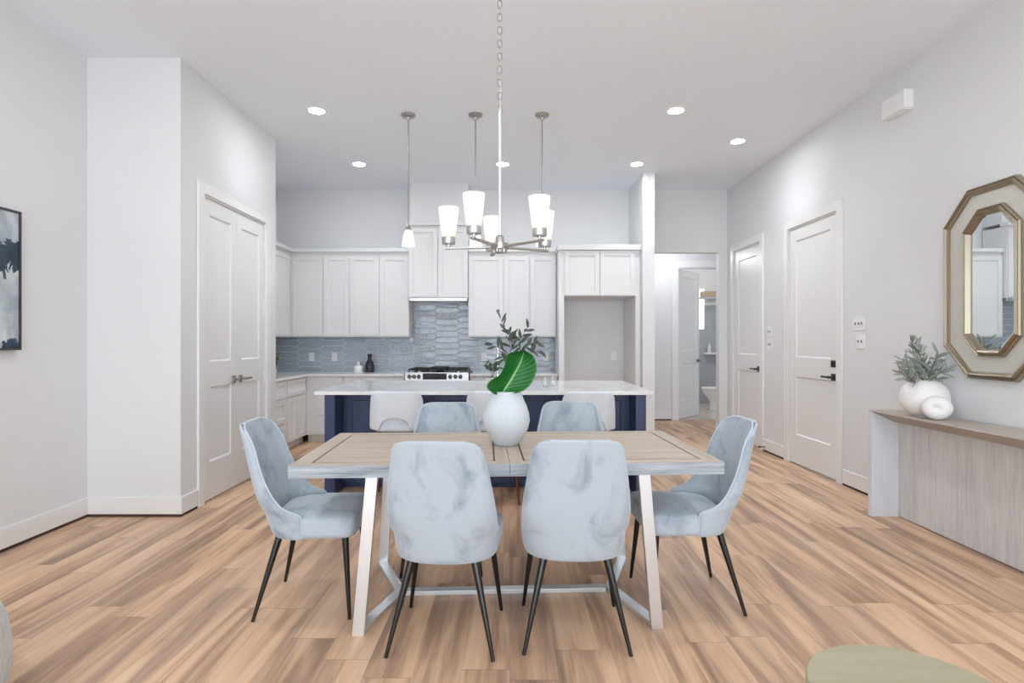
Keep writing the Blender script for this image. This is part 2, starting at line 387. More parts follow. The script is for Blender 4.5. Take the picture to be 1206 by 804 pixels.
struct('wall_back', holed(XK - 0.12, 3.15, 0, CH, My(YB), 0.12, [(1.82, 2.92, 0, 2.54)]), wall_m, 'far kitchen wall with the hallway opening', 'wall')
struct('wall_pantry_front', MB().box(XL - 0.12, XP, YP0, YP0 + 0.12, 0, CH), wall_m, 'narrow wall facing the room beside the pantry doors', 'wall')
struct('wall_pantry_side', holed(YP0 + 0.12, YP1, 0, CH, Px(XP), 0.12, [(DP[0], DP[1], 0, DPT)]), wall_m, 'wall holding the white double pantry doors', 'wall')
struct('wall_pantry_rear', MB().box(XK - 0.12, XP - 0.12, YP1 - 0.12, YP1, 0, CH), wall_m, 'pantry wall facing the kitchen', 'wall')
struct('wall_kitchen_left', MB().box(XK - 0.12, XK, YP1, YB, 0, CH), wall_m, 'kitchen side wall behind the left cabinets', 'wall')
struct('wall_refrigerator_side', MB().box(1.664, 1.812, 7.10, YB, 0, CH), wall_m, 'full height wall end beside the refrigerator recess', 'wall')
struct('wall_hood_chase', MB().box(-1.327, -0.556, 7.60, YB, 2.878, CH), wall_m, 'boxed chase between hood cabinet and ceiling', 'wall')
wr = holed(-3.26, 3.15, 0, CH, lambda u, v, w: (u, -3.1 + w, v), 0.12, [(-2.8, -1.1, 0.45, 2.85), (-0.85, 0.85, 0.45, 2.85), (1.1, 2.8, 0.45, 2.85)])
struct('wall_rear', wr, wall_m, 'wall with the big windows behind the viewer', 'wall')
for k, wx in enumerate((-1.95, 0, 1.95)):
    wf = MB()
    for a, b, c, d in ((-0.85, -0.79, 0.45, 2.85), (0.79, 0.85, 0.45, 2.85), (-0.79, 0.79, 0.45, 0.51), (-0.79, 0.79, 2.79, 2.85), (-0.02, 0.02, 0.51, 2.79)):
        wf.box(wx + a, wx + b, -3.18, -3.12, c, d)
    struct('window_%d' % (k + 1), wf, trim_m, 'white window frame behind the viewer', 'window')
# hallway and bathroom beyond the opening
BY = 9.40; BO = (2.786, 3.62, 2.52)
struct('wall_hall_back', holed(1.0, 4.3, 0, 2.9, My(BY), 0.10, [(BO[0], BO[1], 0, BO[2])]), wall_m, 'hallway wall around the bathroom door', 'wall')
struct('wall_hall_left', MB().box(0.9, 1.0, 8.04, 9.5, 0, 2.9), wall_m, 'hallway end wall on the kitchen side', 'wall')
struct('wall_hall_right', MB().box(4.3, 4.4, 8.04, 9.5, 0, 2.9), wall_m, 'hallway end wall beyond the bathroom', 'wall')
struct('ceiling_hall', MB().box(0.9, 4.4, 8.04, 9.5, 2.9, 3.0), ceil_m, 'hallway ceiling', 'ceiling')
struct('floor_bathroom', MB().box(2.3, 5.1, 9.46, 12.1, -0.1, 0.004), bath_floor_m, 'beige tiled bathroom floor', 'floor')
bw = MB().box(2.3, 5.1, 11.95, 12.05, 0, 2.07, mat=1).box(2.3, 5.1, 11.95, 12.05, 2.07, 2.9)
struct('wall_bathroom_back', bw, [wall_m, bath_tile_m], 'grey tiled bathroom wall behind the toilet', 'wall')
struct('wall_bathroom_left', MB().box(2.2, 2.3, 9.5, 12.05, 0, 2.9), wall_m, 'bathroom side wall behind the open door', 'wall')
struct('wall_bathroom_right', MB().box(5.0, 5.1, 9.5, 12.05, 0, 2.9), wall_m, 'bathroom side wall behind the cistern', 'wall')
struct('ceiling_bathroom', MB().box(2.2, 5.1, 9.5, 12.05, 2.9, 3.0), ceil_m, 'bathroom ceiling', 'ceiling')

# baseboards (white board on a dark expansion gap)
def base(name, M, u0, u1, label, h=0.145):
    mb = MB().box(u0, u1, 0.02, h, 0, 0.016, M).box(u0, u1, 0, 0.02, 0, 0.012, M, 1)
    return struct(name, mb, [trim_m, gap_m], label, 'baseboard', bevel=0.003)
CW = 0.09
base('baseboard_left', Px(XL), -3.0, YP0, 'white baseboard under the abstract painting')
base('baseboard_pantry_front', My(YP0), XL + 0.016, XP + 0.016, 'white baseboard on the narrow wall beside the pantry')
base('baseboard_pantry_side', Px(XP), YP0, DP[0] - CW - 0.005, 'short white baseboard between wall corner and pantry casing')
base('baseboard_right', Mx(XR), -3.0, DA[0] - CW - 0.005, 'white baseboard behind the console table')
base('baseboard_between_doors', Mx(XR), DA[1] + CW + 0.005, DB[0] - CW - 0.005, 'white baseboard between the two right doors')
base('baseboard_hall_corner', My(YB), 2.92, XR, 'short white baseboard at the hallway corner')
base('baseboard_hall', My(BY), 1.0, BO[0] - 0.11, 'white baseboard in the hallway beside the bathroom door')
base('baseboard_hall_jamb', Mx(2.92), YB - 0.016, YB + 0.12, 'white baseboard wrapping the hallway jamb')

# door casings
def casing(name, M, u0, u1, top, label, cw=CW):
    mb = MB().box(u0 - cw, u0 - 0.004, 0, top + cw, 0, 0.02, M).box(u1 + 0.004, u1 + cw, 0, top + cw, 0, 0.02, M).box(u0 - 0.004, u1 + 0.004, top + 0.004, top + cw, 0, 0.02, M)
    mb.box(u0 - 0.0035, u0 + 0.012, 0, top + 0.0035, -0.1, 0.001, M).box(u1 - 0.012, u1 + 0.0035, 0, top + 0.0035, -0.1, 0.001, M).box(u0 + 0.012, u1 - 0.012, top - 0.012, top + 0.0035, -0.1, 0.001, M)
    return struct(name, mb, trim_m, label, 'door casing', bevel=0.004)
casing('trim_1', Mx(XR), *DA, DHT, 'white casing around the door with deadbolt')
casing('trim_2', Mx(XR), *DB, DHT, 'white casing around the door nearest the hallway')
casing('trim_3', Px(XP), *DP, DPT, 'white casing around the double pantry doors')
casing('trim_4', My(BY), BO[0], BO[1], BO[2], 'white casing around the bathroom door', 0.105)

def lever(o, M, u, v, dirn, w0, mat):
    MB().box(u - 0.033, u + 0.033, v - 0.033, v + 0.033, w0, w0 + 0.009, M).build('rose', mat, o, bevel=0.002)
    h = MB()
    a = M(u, v, w0); b = M(u, v, w0 + 0.05); h.tube(a, b, 0.011)
    h.box(min(u, u + dirn * 0.125), max(u, u + dirn * 0.125), v - 0.009, v + 0.009, w0 + 0.045, w0 + 0.057, M)
    h.box(u - 0.012, u + 0.012, v - 0.012, v + 0.012, w0 + 0.04, w0 + 0.06, M)
    h.build('door_handle', mat, o, bevel=0.002)
def two_panel(name, M, u0, u1, top, hinge, label, dead=False, st=0.115, hmat=None, w0=-0.045, handle_v=0.965, lever_dir=None):
    g = 0.015; a, b = u0 + g, u1 - g; z0, z1 = 0.014, top - 0.016
    o = thing(name, label, 'door', M((u0 + u1) / 2, 0, 0), kind='structure')
    pn = [(a + st, b - st, 0.315, 0.93), (a + st, b - st, 1.135, z1 - 0.125)]
    MB().shaker(a, b, z0, z1, M, th=0.04, panels=pn, depth=0.012, bev=0.012, w0=w0).build('door_leaf', door_m, o)
    w = w0 + 0.04; hu = b if hinge > 0 else a
    for hz in (0.28, 0.95, 1.62, 2.24):
        MB().box(hu - 0.006, hu + 0.006, hz - 0.05, hz + 0.05, w - 0.002, w + 0.012, M).build('hinge', trim_m, o, bevel=0.002)
    lu = (a + 0.06) if hinge > 0 else (b - 0.06); d = 1 if hinge > 0 else -1
    lever(o, M, lu, handle_v, d, w, hmat or dark_nickel_m)
    if dead:
        db = MB().box(lu - 0.033, lu + 0.033, 1.10 - 0.033 - 0.01, 1.10 + 0.033 - 0.01, w, w + 0.01, M).box(lu - 0.006, lu + 0.006, 1.09 - 0.018, 1.09 + 0.018, w + 0.01, w + 0.028, M)
        db.build('deadbolt', hmat or dark_nickel_m, o, bevel=0.002)
    return o
two_panel('door_1', Mx(XR), *DA, DHT, 1, 'tall white two panel door with a deadbolt above its lever', dead=True)
two_panel('door_2', Mx(XR), *DB, DHT, 1, 'tall white two panel door nearest the hallway, lever but no deadbolt')
mid = sum(DP) / 2
two_panel('door_3', Px(XP), DP[0], mid + 0.0135, DPT, -1, 'pantry door leaf nearer the viewer', st=0.10, hmat=nickel_m)
two_panel('door_4', Px(XP), mid - 0.0135, DP[1], DPT, 1, 'pantry door leaf nearer the kitchen', st=0.10, hmat=nickel_m)
# open bathroom door
bd = thing('door_5', 'white two panel bathroom door standing ajar', 'door', (BO[0] + 0.012, BY + 0.06, 0), math.radians(48), kind='structure')
LM = lambda u, v, w: (u, -w, v)
MB().shaker(0, 0.80, 0.012, BO[2] - 0.015, LM, th=0.04, panels=[(0.11, 0.69, 0.315, 0.93), (0.11, 0.69, 1.135, 2.38)], depth=0.010, bev=0.012, w0=-0.02).build('door_leaf', door_m, bd, world=False)
kb = MB().tube((0.74, -0.02, 0.965), (0.74, -0.03, 0.965), 0.03).tube((0.74, -0.03, 0.965), (0.74, -0.06, 0.965), 0.01).box(0.62, 0.75, -0.066, -0.054, 0.955, 0.975)
kb.build('door_handle', dark_nickel_m, bd, world=False, smooth=40)

# ------------------------------------------------------------------ kitchen cabinets
TOE = 0.10; BZ = 0.855; CT = 0.885
UZ0, UZ1, UCR = 1.36, 2.44, 2.537
def cabinet(name, label, cat, M, u0, u1, z0, z1, depth, fronts, group, loc, toe=False, extra=None):
    """fronts: (kind, u0, u1, v0, v1)"""
    o = thing(name, label, cat, loc, group=group)
    mb = MB().box(u0, u1, z0, z1, -depth, 0, M)
    if toe: mb.box(u0, u1, 0, z0, -depth, -0.07, M)
    mb.build('body', cab_m, o)
    for kind, a, b, c, d in fronts:
        MB().shaker(a + 0.003, b - 0.003, c + 0.003, d - 0.003, M, th=0.019, rail=0.05 if kind == 'drawer' and d - c < 0.24 else 0.057, depth=0.012, w0=0.001).build(kind, cab_m, o, bevel=0.0012)
    if extra: extra(o)
    return o
MU = My(7.59); dU = 7.905 - 7.59
def up(u0, u1, cuts, label):
    us = [u0] + cuts + [u1]
    return cabinet('upper_cabinet', label, 'cabinet', MU, u0, u1, UZ0, UZ1 + 0.05, dU, [('door', a + 0.006, b - 0.006, UZ0 + 0.012, UZ1) for a, b in zip(us, us[1:])], 'white shaker wall cabinets', ((u0 + u1) / 2, 7.75, UZ0))
up(-2.923, -2.130, [-2.480], 'white two door upper cabinet next to the kitchen corner, above two outlets')
up(-2.130, -1.338, [-1.729], 'white two door upper cabinet left of the range hood')
up(-0.5485, -0.079, [], 'white single door upper cabinet right of the range hood')
up(-0.079, 0.622, [0.271], 'white two door upper cabinet beside the refrigerator recess')
cabinet('upper_cabinet', 'white upper cabinet on the side wall in the left kitchen corner', 'cabinet', Px(-2.924), 6.45, 7.588, UZ0, UZ1 + 0.05, 0.29, [('door', 6.46, 7.0, UZ0 + 0.012, UZ1), ('door', 7.006, 7.54, UZ0 + 0.012, UZ1)], 'white shaker wall cabinets', (-3.05, 7.0, UZ0))
def hood_extra(o):
    MB().box(-1.325, -0.56, 1.835, 1.876, -0.30, -0.004, My(7.52)).build('hood_insert', steel_m, o, bevel=0.003)
    hb = MB()
    for k in range(5): hb.box(-0.985 + k * 0.03, -0.967 + k * 0.03, 1.850, 1.860, -0.004, 0.0, My(7.52))
    hb.build('hood_buttons', dark_nickel_m, o)
cabinet('hood_cabinet', 'tall white two door cabinet with steel range hood below', 'cabinet', My(7.52), -1.336, -0.5505, 1.876, 2.83, 0.385, [('door', -1.328, -0.946, 1.884, 2.80), ('door', -0.944, -0.556, 1.884, 2.80)], 'white shaker wall cabinets', (-0.946, 7.7, 1.84), extra=hood_extra)
def fridge_extra(o):
    MB().box(0.628, 0.695, 0, 1.88, -0.66, 0.02, My(7.24)).build('side_panel', cab_m, o, bevel=0.002)
    MB().box(1.600, 1.660, 0, 1.88, -0.66, 0.02, My(7.24)).build('side_panel', cab_m, o, bevel=0.002)
cabinet('refrigerator_cabinet', 'white two door cabinet bridging the empty refrigerator recess', 'cabinet', My(7.24), 0.628, 1.660, 1.88, 2.46, 0.665, [('door', 0.70, 1.147, 1.885, 2.452), ('door', 1.149, 1.597, 1.885, 2.452)], 'white shaker wall cabinets', (1.14, 7.5, 0), extra=fridge_extra)
# crown boards over the cabinets
def crown(label, boxes):
    mb = MB()
    for b in boxes: mb.box(*b)
    return tag(mb.build('crown_moulding', cab_m, bevel=0.003), label, 'moulding', 'white crown boards on the wall cabinets')
crown('white crown board over the left wall cabinets', [(-2.90, -1.340, 7.545, 7.9, UZ1 + 0.05, UCR), (-3.21, -2.875, 6.45, 7.545, UZ1 + 0.05, UCR)])
crown('white crown board over the tall hood cabinet', [(-1.356, -0.530, 7.47, 7.599, 2.83, 2.878)])
crown('white crown board over the cabinets right of the hood', [(-0.545, 0.608, 7.545, 7.9, UZ1 + 0.05, UCR)])
crown('white crown board over the refrigerator recess cabinet', [(0.612, 1.662, 7.195, 7.9, 2.46, 2.528)])

MB_ = My(7.32); dB = 7.905 - 7.32; ML = Px(-2.613)
Gb = 'white shaker base cabinets'
def base_cab(label, M, u0, u1, fronts, loc, depth, extra=None): return cabinet('base_cabinet', label, 'cabinet', M, u0, u1, TOE, BZ, depth, fronts, Gb, loc, toe=True, extra=extra)
def stack(a, b): return [('drawer', a, b, 0.645, 0.845), ('drawer', a, b, 0.355, 0.632), ('drawer', a, b, 0.11, 0.342)]
base_cab('white three drawer base cabinet on the side wall, nearest the pantry', ML, 6.17, 6.63, stack(6.18, 6.62), (-2.9, 6.4, 0), 0.59)
base_cab('white base cabinet with one drawer over two doors by the corner', ML, 6.632, 7.318, [('drawer', 6.64, 7.24, 0.645, 0.845), ('door', 6.64, 6.94, 0.11, 0.632), ('door', 6.943, 7.24, 0.11, 0.632)], (-2.9, 6.9, 0), 0.59, lambda o: MB().box(-2.70, -2.683, 7.316, 7.392, 0, 0.10).build('toe_filler', cab_m, o))
base_cab('white three drawer base cabinet on the back wall by the corner', MB_, -2.612, -2.135, stack(-2.46, -2.14), (-2.3, 7.6, 0), dB)
base_cab('white wide base cabinet left of the range', MB_, -2.133, -1.345, [('drawer', -2.125, -1.35, 0.645, 0.845), ('door', -2.125, -1.74, 0.11, 0.632), ('door', -1.737, -1.35, 0.11, 0.632)], (-1.7, 7.6, 0), dB)
base_cab('white base cabinet right of the range', MB_, -0.51, 0.055, [('drawer', -0.50, 0.05, 0.645, 0.845), ('door', -0.50, -0.226, 0.11, 0.632), ('door', -0.223, 0.05, 0.11, 0.632)], (-0.2, 7.6, 0), dB)
base_cab('white base cabinet between the range side and refrigerator recess', MB_, 0.057, 0.622, [('drawer', 0.06, 0.615, 0.645, 0.845), ('door', 0.06, 0.337, 0.11, 0.632), ('door', 0.340, 0.615, 0.11, 0.632)], (0.3, 7.6, 0), dB)
wt = MB().box(-3.225, -2.57, 6.0, 7.27, BZ, CT).box(-3.225, -1.343, 7.27, 7.91, BZ, CT)
tag(wt.build('worktop', quartz_m, bevel=0.003), 'white quartz worktop in the left kitchen corner up to the range', 'countertop', 'white back counters')
tag(MB().box(-0.508, 0.622, 7.27, 7.91, BZ, CT).build('worktop', quartz_m, bevel=0.003), 'white quartz worktop between the range and refrigerator recess', 'countertop', 'white back counters')

# picket tile backsplash: long hexagons in staggered columns
def pickets(M, u0, u1, zmax, seed):
    rnd = random.Random(seed); mb = MB(); Wd, H, pt = 0.318, 0.0825, 0.046; g = 0.0032
    mb.box(u0, u1, CT, zmax(0.5 * (u0 + u1)) if False else CT + 0.47, 0, 0.003, M, 1)
    k = 0; u = u0 - 0.18
    while u < u1 + 0.1:
        z = CT - 0.06 + (H / 2 if k % 2 else 0)
        while z < zmax(u) + 0.02:
            a, b = u - Wd / 2, u + Wd / 2; hh = H / 2 - g
            o = [(a - pt / 2 + g * 1.5, 0), (a + pt / 2 + g, hh), (b - pt / 2 - g, hh), (b + pt / 2 - g * 1.5, 0), (b - pt / 2 - g, -hh), (a + pt / 2 + g, -hh)]
            o = [(min(max(x, u0), u1), y) for x, y in o]
            if o[3][0] - o[0][0] > 0.02 and z - hh < zmax(u):
                cu = sum(x for x, _ in o) / 6; tx = rnd.gauss(0, 0.014); tz = rnd.gauss(0, 0.03); s = 0.9
                ins = [(cu + (x - cu) * (1 - 0.012 / max(0.02, b - a)), y * 0.84) for x, y in o]
                zc = lambda y: min(max(z + y, CT - 0.02), zmax(u) + 0.0)
                vs = [M(x, zc(y), 0.002) for x, y in o] + [M(x, zc(y), 0.006) for x, y in o] + [M(x, zc(y), 0.0095 + tx * (x - cu) * 0.5 + tz * y) for x, y in ins]
                n = 6; fs = [(i, (i + 1) % n, n + (i + 1) % n, n + i) for i in range(n)] + [(n + i, n + (i + 1) % n, 2 * n + (i + 1) % n, 2 * n + i) for i in range(n)] + [tuple(range(2 * n, 3 * n))]
                mb.add(vs, fs, 0)
            z += H
        u += Wd; k += 1
    return mb
def zt_back(u): return 1.83 if -1.34 < u < -0.545 else 1.36
pb = pickets(My(YB), XK, 0.625, zt_back, 3)
pb.box(-1.334, -0.5525, 1.34, 1.835, 0, 0.003, My(YB), 1)
o = tag(pb.build('tile_backsplash', [picket_m, grout_m], merge=0), 'blue grey glazed picket tile backsplash on the back wall', 'backsplash', kind='structure')
pl_ = pickets(Px(XK), YP1, YB - 0.012, lambda u: 1.36, 5)
tag(pl_.build('tile_backsplash', [picket_m, grout_m], merge=0), 'blue grey picket tile backsplash on the kitchen side wall', 'backsplash', kind='structure')

# gas range
rg = thing('gas_range', 'stainless gas range with six knobs and black cast iron grates', 'stove', (-0.926, 7.55, 0))
RX0, RX1 = -1.331, -0.520; RF = 7.25
MB().box(RX0, RX1, RF + 0.02, 7.90, 0.08, 0.89).build('body', steel_m, rg, bevel=0.003)
MB().box(RX0 + 0.01, RX1 - 0.01, RF - 0.012, RF + 0.02, 0.24, 0.78).build('oven_door', steel_m, rg, bevel=0.004)
MB().path([(RX0 + 0.08, RF - 0.012, 0.72), (RX0 + 0.08, RF - 0.05, 0.72), (RX1 - 0.08, RF - 0.05, 0.72), (RX1 - 0.08, RF - 0.012, 0.72)], 0.011).build('oven_handle', steel_m, rg, smooth=50)
cp = MB().prism([(RF - 0.012, 0.80), (RF + 0.03, 0.80), (RF + 0.03, 0.905), (RF + 0.006, 0.905)], RX0, RX1, lambda u, v, w: (w, u, v))
cp.build('control_panel', steel_m, rg, bevel=0.002)
MB().hexa([(-1.105, RF - 0.010, 0.815), (-0.80, RF - 0.010, 0.815), (-1.105, RF + 0.0025, 0.895), (-0.80, RF + 0.0025, 0.895), (-1.105, RF + 0.004, 0.815), (-0.80, RF + 0.004, 0.815), (-1.105, RF + 0.01, 0.895), (-0.80, RF + 0.01, 0.895)]).build('display', blackglass_m, rg)
for kx in (-1.275, -1.215, -1.155, -0.755, -0.69, -0.625):
    kb = MB().tube((kx, RF + 0.002, 0.853), (kx, RF - 0.012, 0.851), 0.026, 0.026, 20, 0).tube((kx, RF - 0.012, 0.851), (kx, RF - 0.042, 0.847), 0.021, 0.018, 20, 1)
    kb.box(kx - 0.003, kx + 0.003, RF - 0.0445, RF - 0.036, 0.835, 0.866, mat=0)
    kb.build('knob', [iron_m, steel_m], rg, smooth=40)
MB().box(RX0 - 0.006, RX1 + 0.006, RF + 0.03, 7.90, 0.89, 0.903).build('cooktop', blackglass_m, rg, bevel=0.003)
for k in range(3):
    g = MB(); x0 = RX0 + 0.03 + k * 0.254; x1 = x0 + 0.243; y0, y1 = RF + 0.07, 7.86
    zt = 0.945
    for xx in (x0, (x0 + x1) / 2 - 0.006, x1 - 0.012): g.box(xx, xx + 0.012, y0, y1, zt - 0.016, zt)
    for yy in (y0, y0 + 0.14, (y0 + y1) / 2, y1 - 0.15, y1 - 0.012): g.box(x0, x1, yy, yy + 0.012, zt - 0.016, zt)
    for xx in (x0, x1 - 0.012):
        for yy in (y0, y1 - 0.012): g.box(xx, xx + 0.012, yy, yy + 0.012, 0.903, zt)
    if k == 1: g.box(x0 + 0.02, x1 - 0.02, y0 + 0.1, y1 - 0.1, zt, zt + 0.018)
    g.build('grate', iron_m, rg)
    for yy in (RF + 0.2, 7.70): MB().lathe([(0.045, 0), (0.045, 0.012), (0.03, 0.016), (0, 0.016)], 20, ((x0 + x1) / 2, yy, 0.903)).build('burner', nickel_m if k != 1 else iron_m, rg, smooth=40)

# ------------------------------------------------------------------ island
isl = thing('kitchen_island', 'long navy wood kitchen island under a white slab', 'island', (-0.2, 5.4, 0))
IX0, IX1 = -1.555, 1.149; IF = 4.78
MB().box(IX0, IX0 + 0.087, IF, 5.98, 0, BZ).build('end_panel', navy_m, isl, bevel=0.003)
MB().box(IX1 - 0.087, IX1, IF, 5.98, 0, BZ).build('end_panel', navy_m, isl, bevel=0.003)
RY = 5.03
ib = MB().box(IX0 + 0.087, IX1 - 0.087, RY + 0.02, 5.98, 0.05, BZ).box(IX0 + 0.087, IX1 - 0.087, RY + 0.06, 5.95, 0, 0.05)
ib.build('body', navy_m, isl)
nP = 6; pw = (IX1 - IX0 - 0.174) / nP
for k in range(nP):
    a = IX0 + 0.087 + k * pw
    MB().shaker(a + 0.001, a + pw - 0.001, 0.055, BZ - 0.001, My(RY + 0.02), th=0.02, rail=0.075, depth=0.010, bev=0.006).build('back_panel', navy_m, isl, bevel=0.001)
MB().box(-1.626, 1.202, 4.73, 6.045, BZ, CT).build('countertop', quartz_m, isl, bevel=0.003)
fx, fy = P(586, 448, 5.75)[0], 5.75
fc = thing('kitchen_faucet', 'chrome gooseneck faucet on the island counter', 'faucet', (fx, fy, CT))
MB().lathe([(0.026, 0), (0.026, 0.01), (0.018, 0.02), (0.016, 0.09)], 20, (fx, fy, CT)).build('base', chrome_m, fc, smooth=40)
pts = [(fx, fy, CT + 0.08), (fx, fy, CT + 0.28)] + [(fx, fy + 0.09 - 0.09 * math.cos(t), CT + 0.28 + 0.09 * math.sin(t)) for t in [i * PI / 10 for i in range(1, 11)]] + [(fx, fy + 0.18, CT + 0.22)]
MB().path(pts, 0.011, 14).build('spout', chrome_m, fc, smooth=60)
MB().path([(fx + 0.012, fy, CT + 0.06), (fx + 0.05, fy, CT + 0.075), (fx + 0.085, fy, CT + 0.10)], [0.007, 0.006, 0.005], 10).build('handle', chrome_m, fc, smooth=60)

# ------------------------------------------------------------------ lamps
for k, (px, py, lab) in enumerate(((373, 130, 'round recessed ceiling light above the pantry doors'), (423, 193, 'round recessed ceiling light above the left kitchen cabinets'), (592, 193, 'round recessed ceiling light behind the chandelier rod'),
        (750, 193, 'round recessed ceiling light above the refrigerator recess'), (796, 130, 'round recessed ceiling light right of the pendants, nearest the viewer'), (869, 166, 'round recessed ceiling light beside the right wall'),
        (None, (-1.76, 3.0), 'added recessed ceiling light out of view over the left of the table'), (None, (1.52, 3.0), 'added recessed ceiling light out of view over the right of the table'), (None, (-1.76, 0.6), 'added recessed ceiling light out of view near the left wall'), (None, (1.52, 0.6), 'added recessed ceiling light out of view near the right wall'))):  # unseen lights on this line are added to brighten the near room
    if px is None: lx, ly = py
    else:
        ly = (CH - 1.3) * 670 / (402 - py); lx = (px - 600) / 670 * ly
    o = thing('recessed_ceiling_light', lab, 'ceiling light', (lx, ly, CH), group='recessed ceiling lights')
    MB().lathe([(0.066, -0.002), (0.070, -0.007), (0.088, -0.005), (0.092, 0.0)], 32, (lx, ly, CH)).build('trim_ring', trim_m, o, smooth=40)
    MB().lathe([(0.067, -0.003), (0, -0.003)], 32, (lx, ly, CH)).build('lens', can_m, o)
    can_beam((lx, ly, CH - 0.02))
# pendants over the island
def pendant(px, label):
    D = (CH - 1.3) * 670 / (402 - 135); x = (px - 600) / 670 * D
    o = thing('pendant_lamp', label, 'pendant lamp', (x, D, CH), group='small pendants over the island')
    MB().lathe([(0.066, 0), (0.066, -0.012), (0.055, -0.022), (0.02, -0.028), (0.012, -0.05), (0, -0.05)], 32, (x, D, CH)).build('canopy', nickel_m, o, smooth=40)
    MB().tube((x, D, CH - 0.04), (x, D, 2.36), 0.0065, None, 12).build('rod', nickel_m, o, smooth=60)
    MB().lathe([(0.012, 0.02), (0.024, 0.0), (0.030, -0.030), (0.0, -0.03)], 24, (x, D, 2.365)).build('socket_cap', nickel_m, o, smooth=40)
    MB().lathe([(0.028, 0), (0.038, -0.02), (0.048, -0.06), (0.056, -0.105), (0.060, -0.15), (0.057, -0.15), (0.044, -0.06), (0.030, -0.015)], 28, (x, D, 2.335)).build('glass_shade', shade_m, o, smooth=60)
    point_light('pendant_bulb', (x, D, 2.25), 1.5, r=0.02)
pendant(481, 'small opal pendant lamp left of the chandelier')
pendant(560, 'small opal pendant lamp mostly hidden behind the chandelier, centre of three')
pendant(638.5, 'small opal pendant lamp hidden behind the right chandelier shades')
# chandelier
CX, CY = -0.050, 2.95
ch = thing('chandelier', 'brushed nickel chandelier with five opal glass shades over the dining table', 'chandelier', (CX, CY, CH))
MB().lathe([(0.07, 0), (0.07, -0.012), (0.05, -0.03), (0.012, -0.04), (0, -0.04)], 32, (CX, CY, CH)).build('canopy', nickel_m, ch, smooth=40)
cm = MB(); z = CH - 0.035; k = 0
while z > 2.50:
    L, Rr = 0.021, 0.011; pts = []
    for i in range(16):
        t = 2 * PI * i / 16; a = Rr * math.cos(t); b = (L - Rr) * (1 if math.sin(t) > 0 else -1) + Rr * math.sin(t)
        pts.append((CX + (a if k % 2 else 0), CY + (0 if k % 2 else a), z - L + b))
    pts.append(pts[0]); cm.path(pts, 0.0022, 6); z -= 2 * L - 0.008; k += 1
cm.build('chain', nickel_m, ch, smooth=60)
MB().path([(CX + 0.004, CY + 0.004, CH - 0.03), (CX - 0.003, CY + 0.003, 2.9), (CX + 0.003, CY - 0.003, 2.5)], 0.0025, 6).build('cord', plastic_m, ch, smooth=60)
MB().tube((CX, CY, 2.50), (CX, CY, 1.82), 0.0085, None, 14).build('rod', champagne_m, ch, smooth=60)
MB().lathe([(0.012, 0.06), (0.022, 0.05), (0.024, 0.02), (0.045, 0.018), (0.045, -0.012), (0.030, -0.014), (0.026, -0.03), (0.010, -0.034), (0, -0.034)], 28, (CX, CY, 1.79)).build('hub', nickel_m, ch, smooth=40)
for k in range(5):
    a = math.radians(28 + 72 * k); d = Vector((math.cos(a), math.sin(a), 0)); s = Vector((-d.y, d.x, 0)); c = Vector((CX, CY, 1.79)); R = 0.272
    m = MB(); h0, h1 = 0.004, 0.009
    pA, pB = c + d * 0.03, c + d * (R + 0.022)
    m.hexa([tuple(p + s * e + Vector((0, 0, zz))) for zz in (-0.006, 0.006) for p in (pA, pB) for e in (-0.010, 0.010)])
    m.build('arm', nickel_m, ch, bevel=0.002)
    MB().tube(c + d * 0.03 + Vector((0, 0, -0.03)), c + d * 0.03 + Vector((0, 0, -0.008)), 0.011, None, 16).build('finial', nickel_m, ch, smooth=40)
    q = c + d * R
    cup = MB().lathe([(0.008, 0.004), (0.008, 0.02), (0.034, 0.021), (0.036, 0.026), (0.036, 0.056), (0.030, 0.058), (0, 0.058)], 24, tuple(q)); co = cup.build('cup', steel_m, ch, smooth=40)
    MB().lathe([(0.034, 0.052), (0.037, 0.060), (0.0515, 0.195), (0.0535, 0.212), (0.051, 0.212), (0.049, 0.195), (0.034, 0.062)], 28, tuple(q)).build('glass_shade', shade_m, co, smooth=50)
    MB().lathe([(0.016, 0.058), (0.018, 0.10), (0.014, 0.112), (0, 0.113)], 16, tuple(q)).build('lamp_holder', plastic_m, co, smooth=40)
    point_light('chandelier_bulb', tuple(q + Vector((0, 0, 0.175))), 0.8, r=0.02)
point_light('hallway_light', (2.4, 8.75, 2.6), 12, (0.97, 0.98, 1), 0.1)
point_light('bathroom_light', (3.3, 10.6, 2.7), 26, (1, 0.96, 0.92), 0.12)

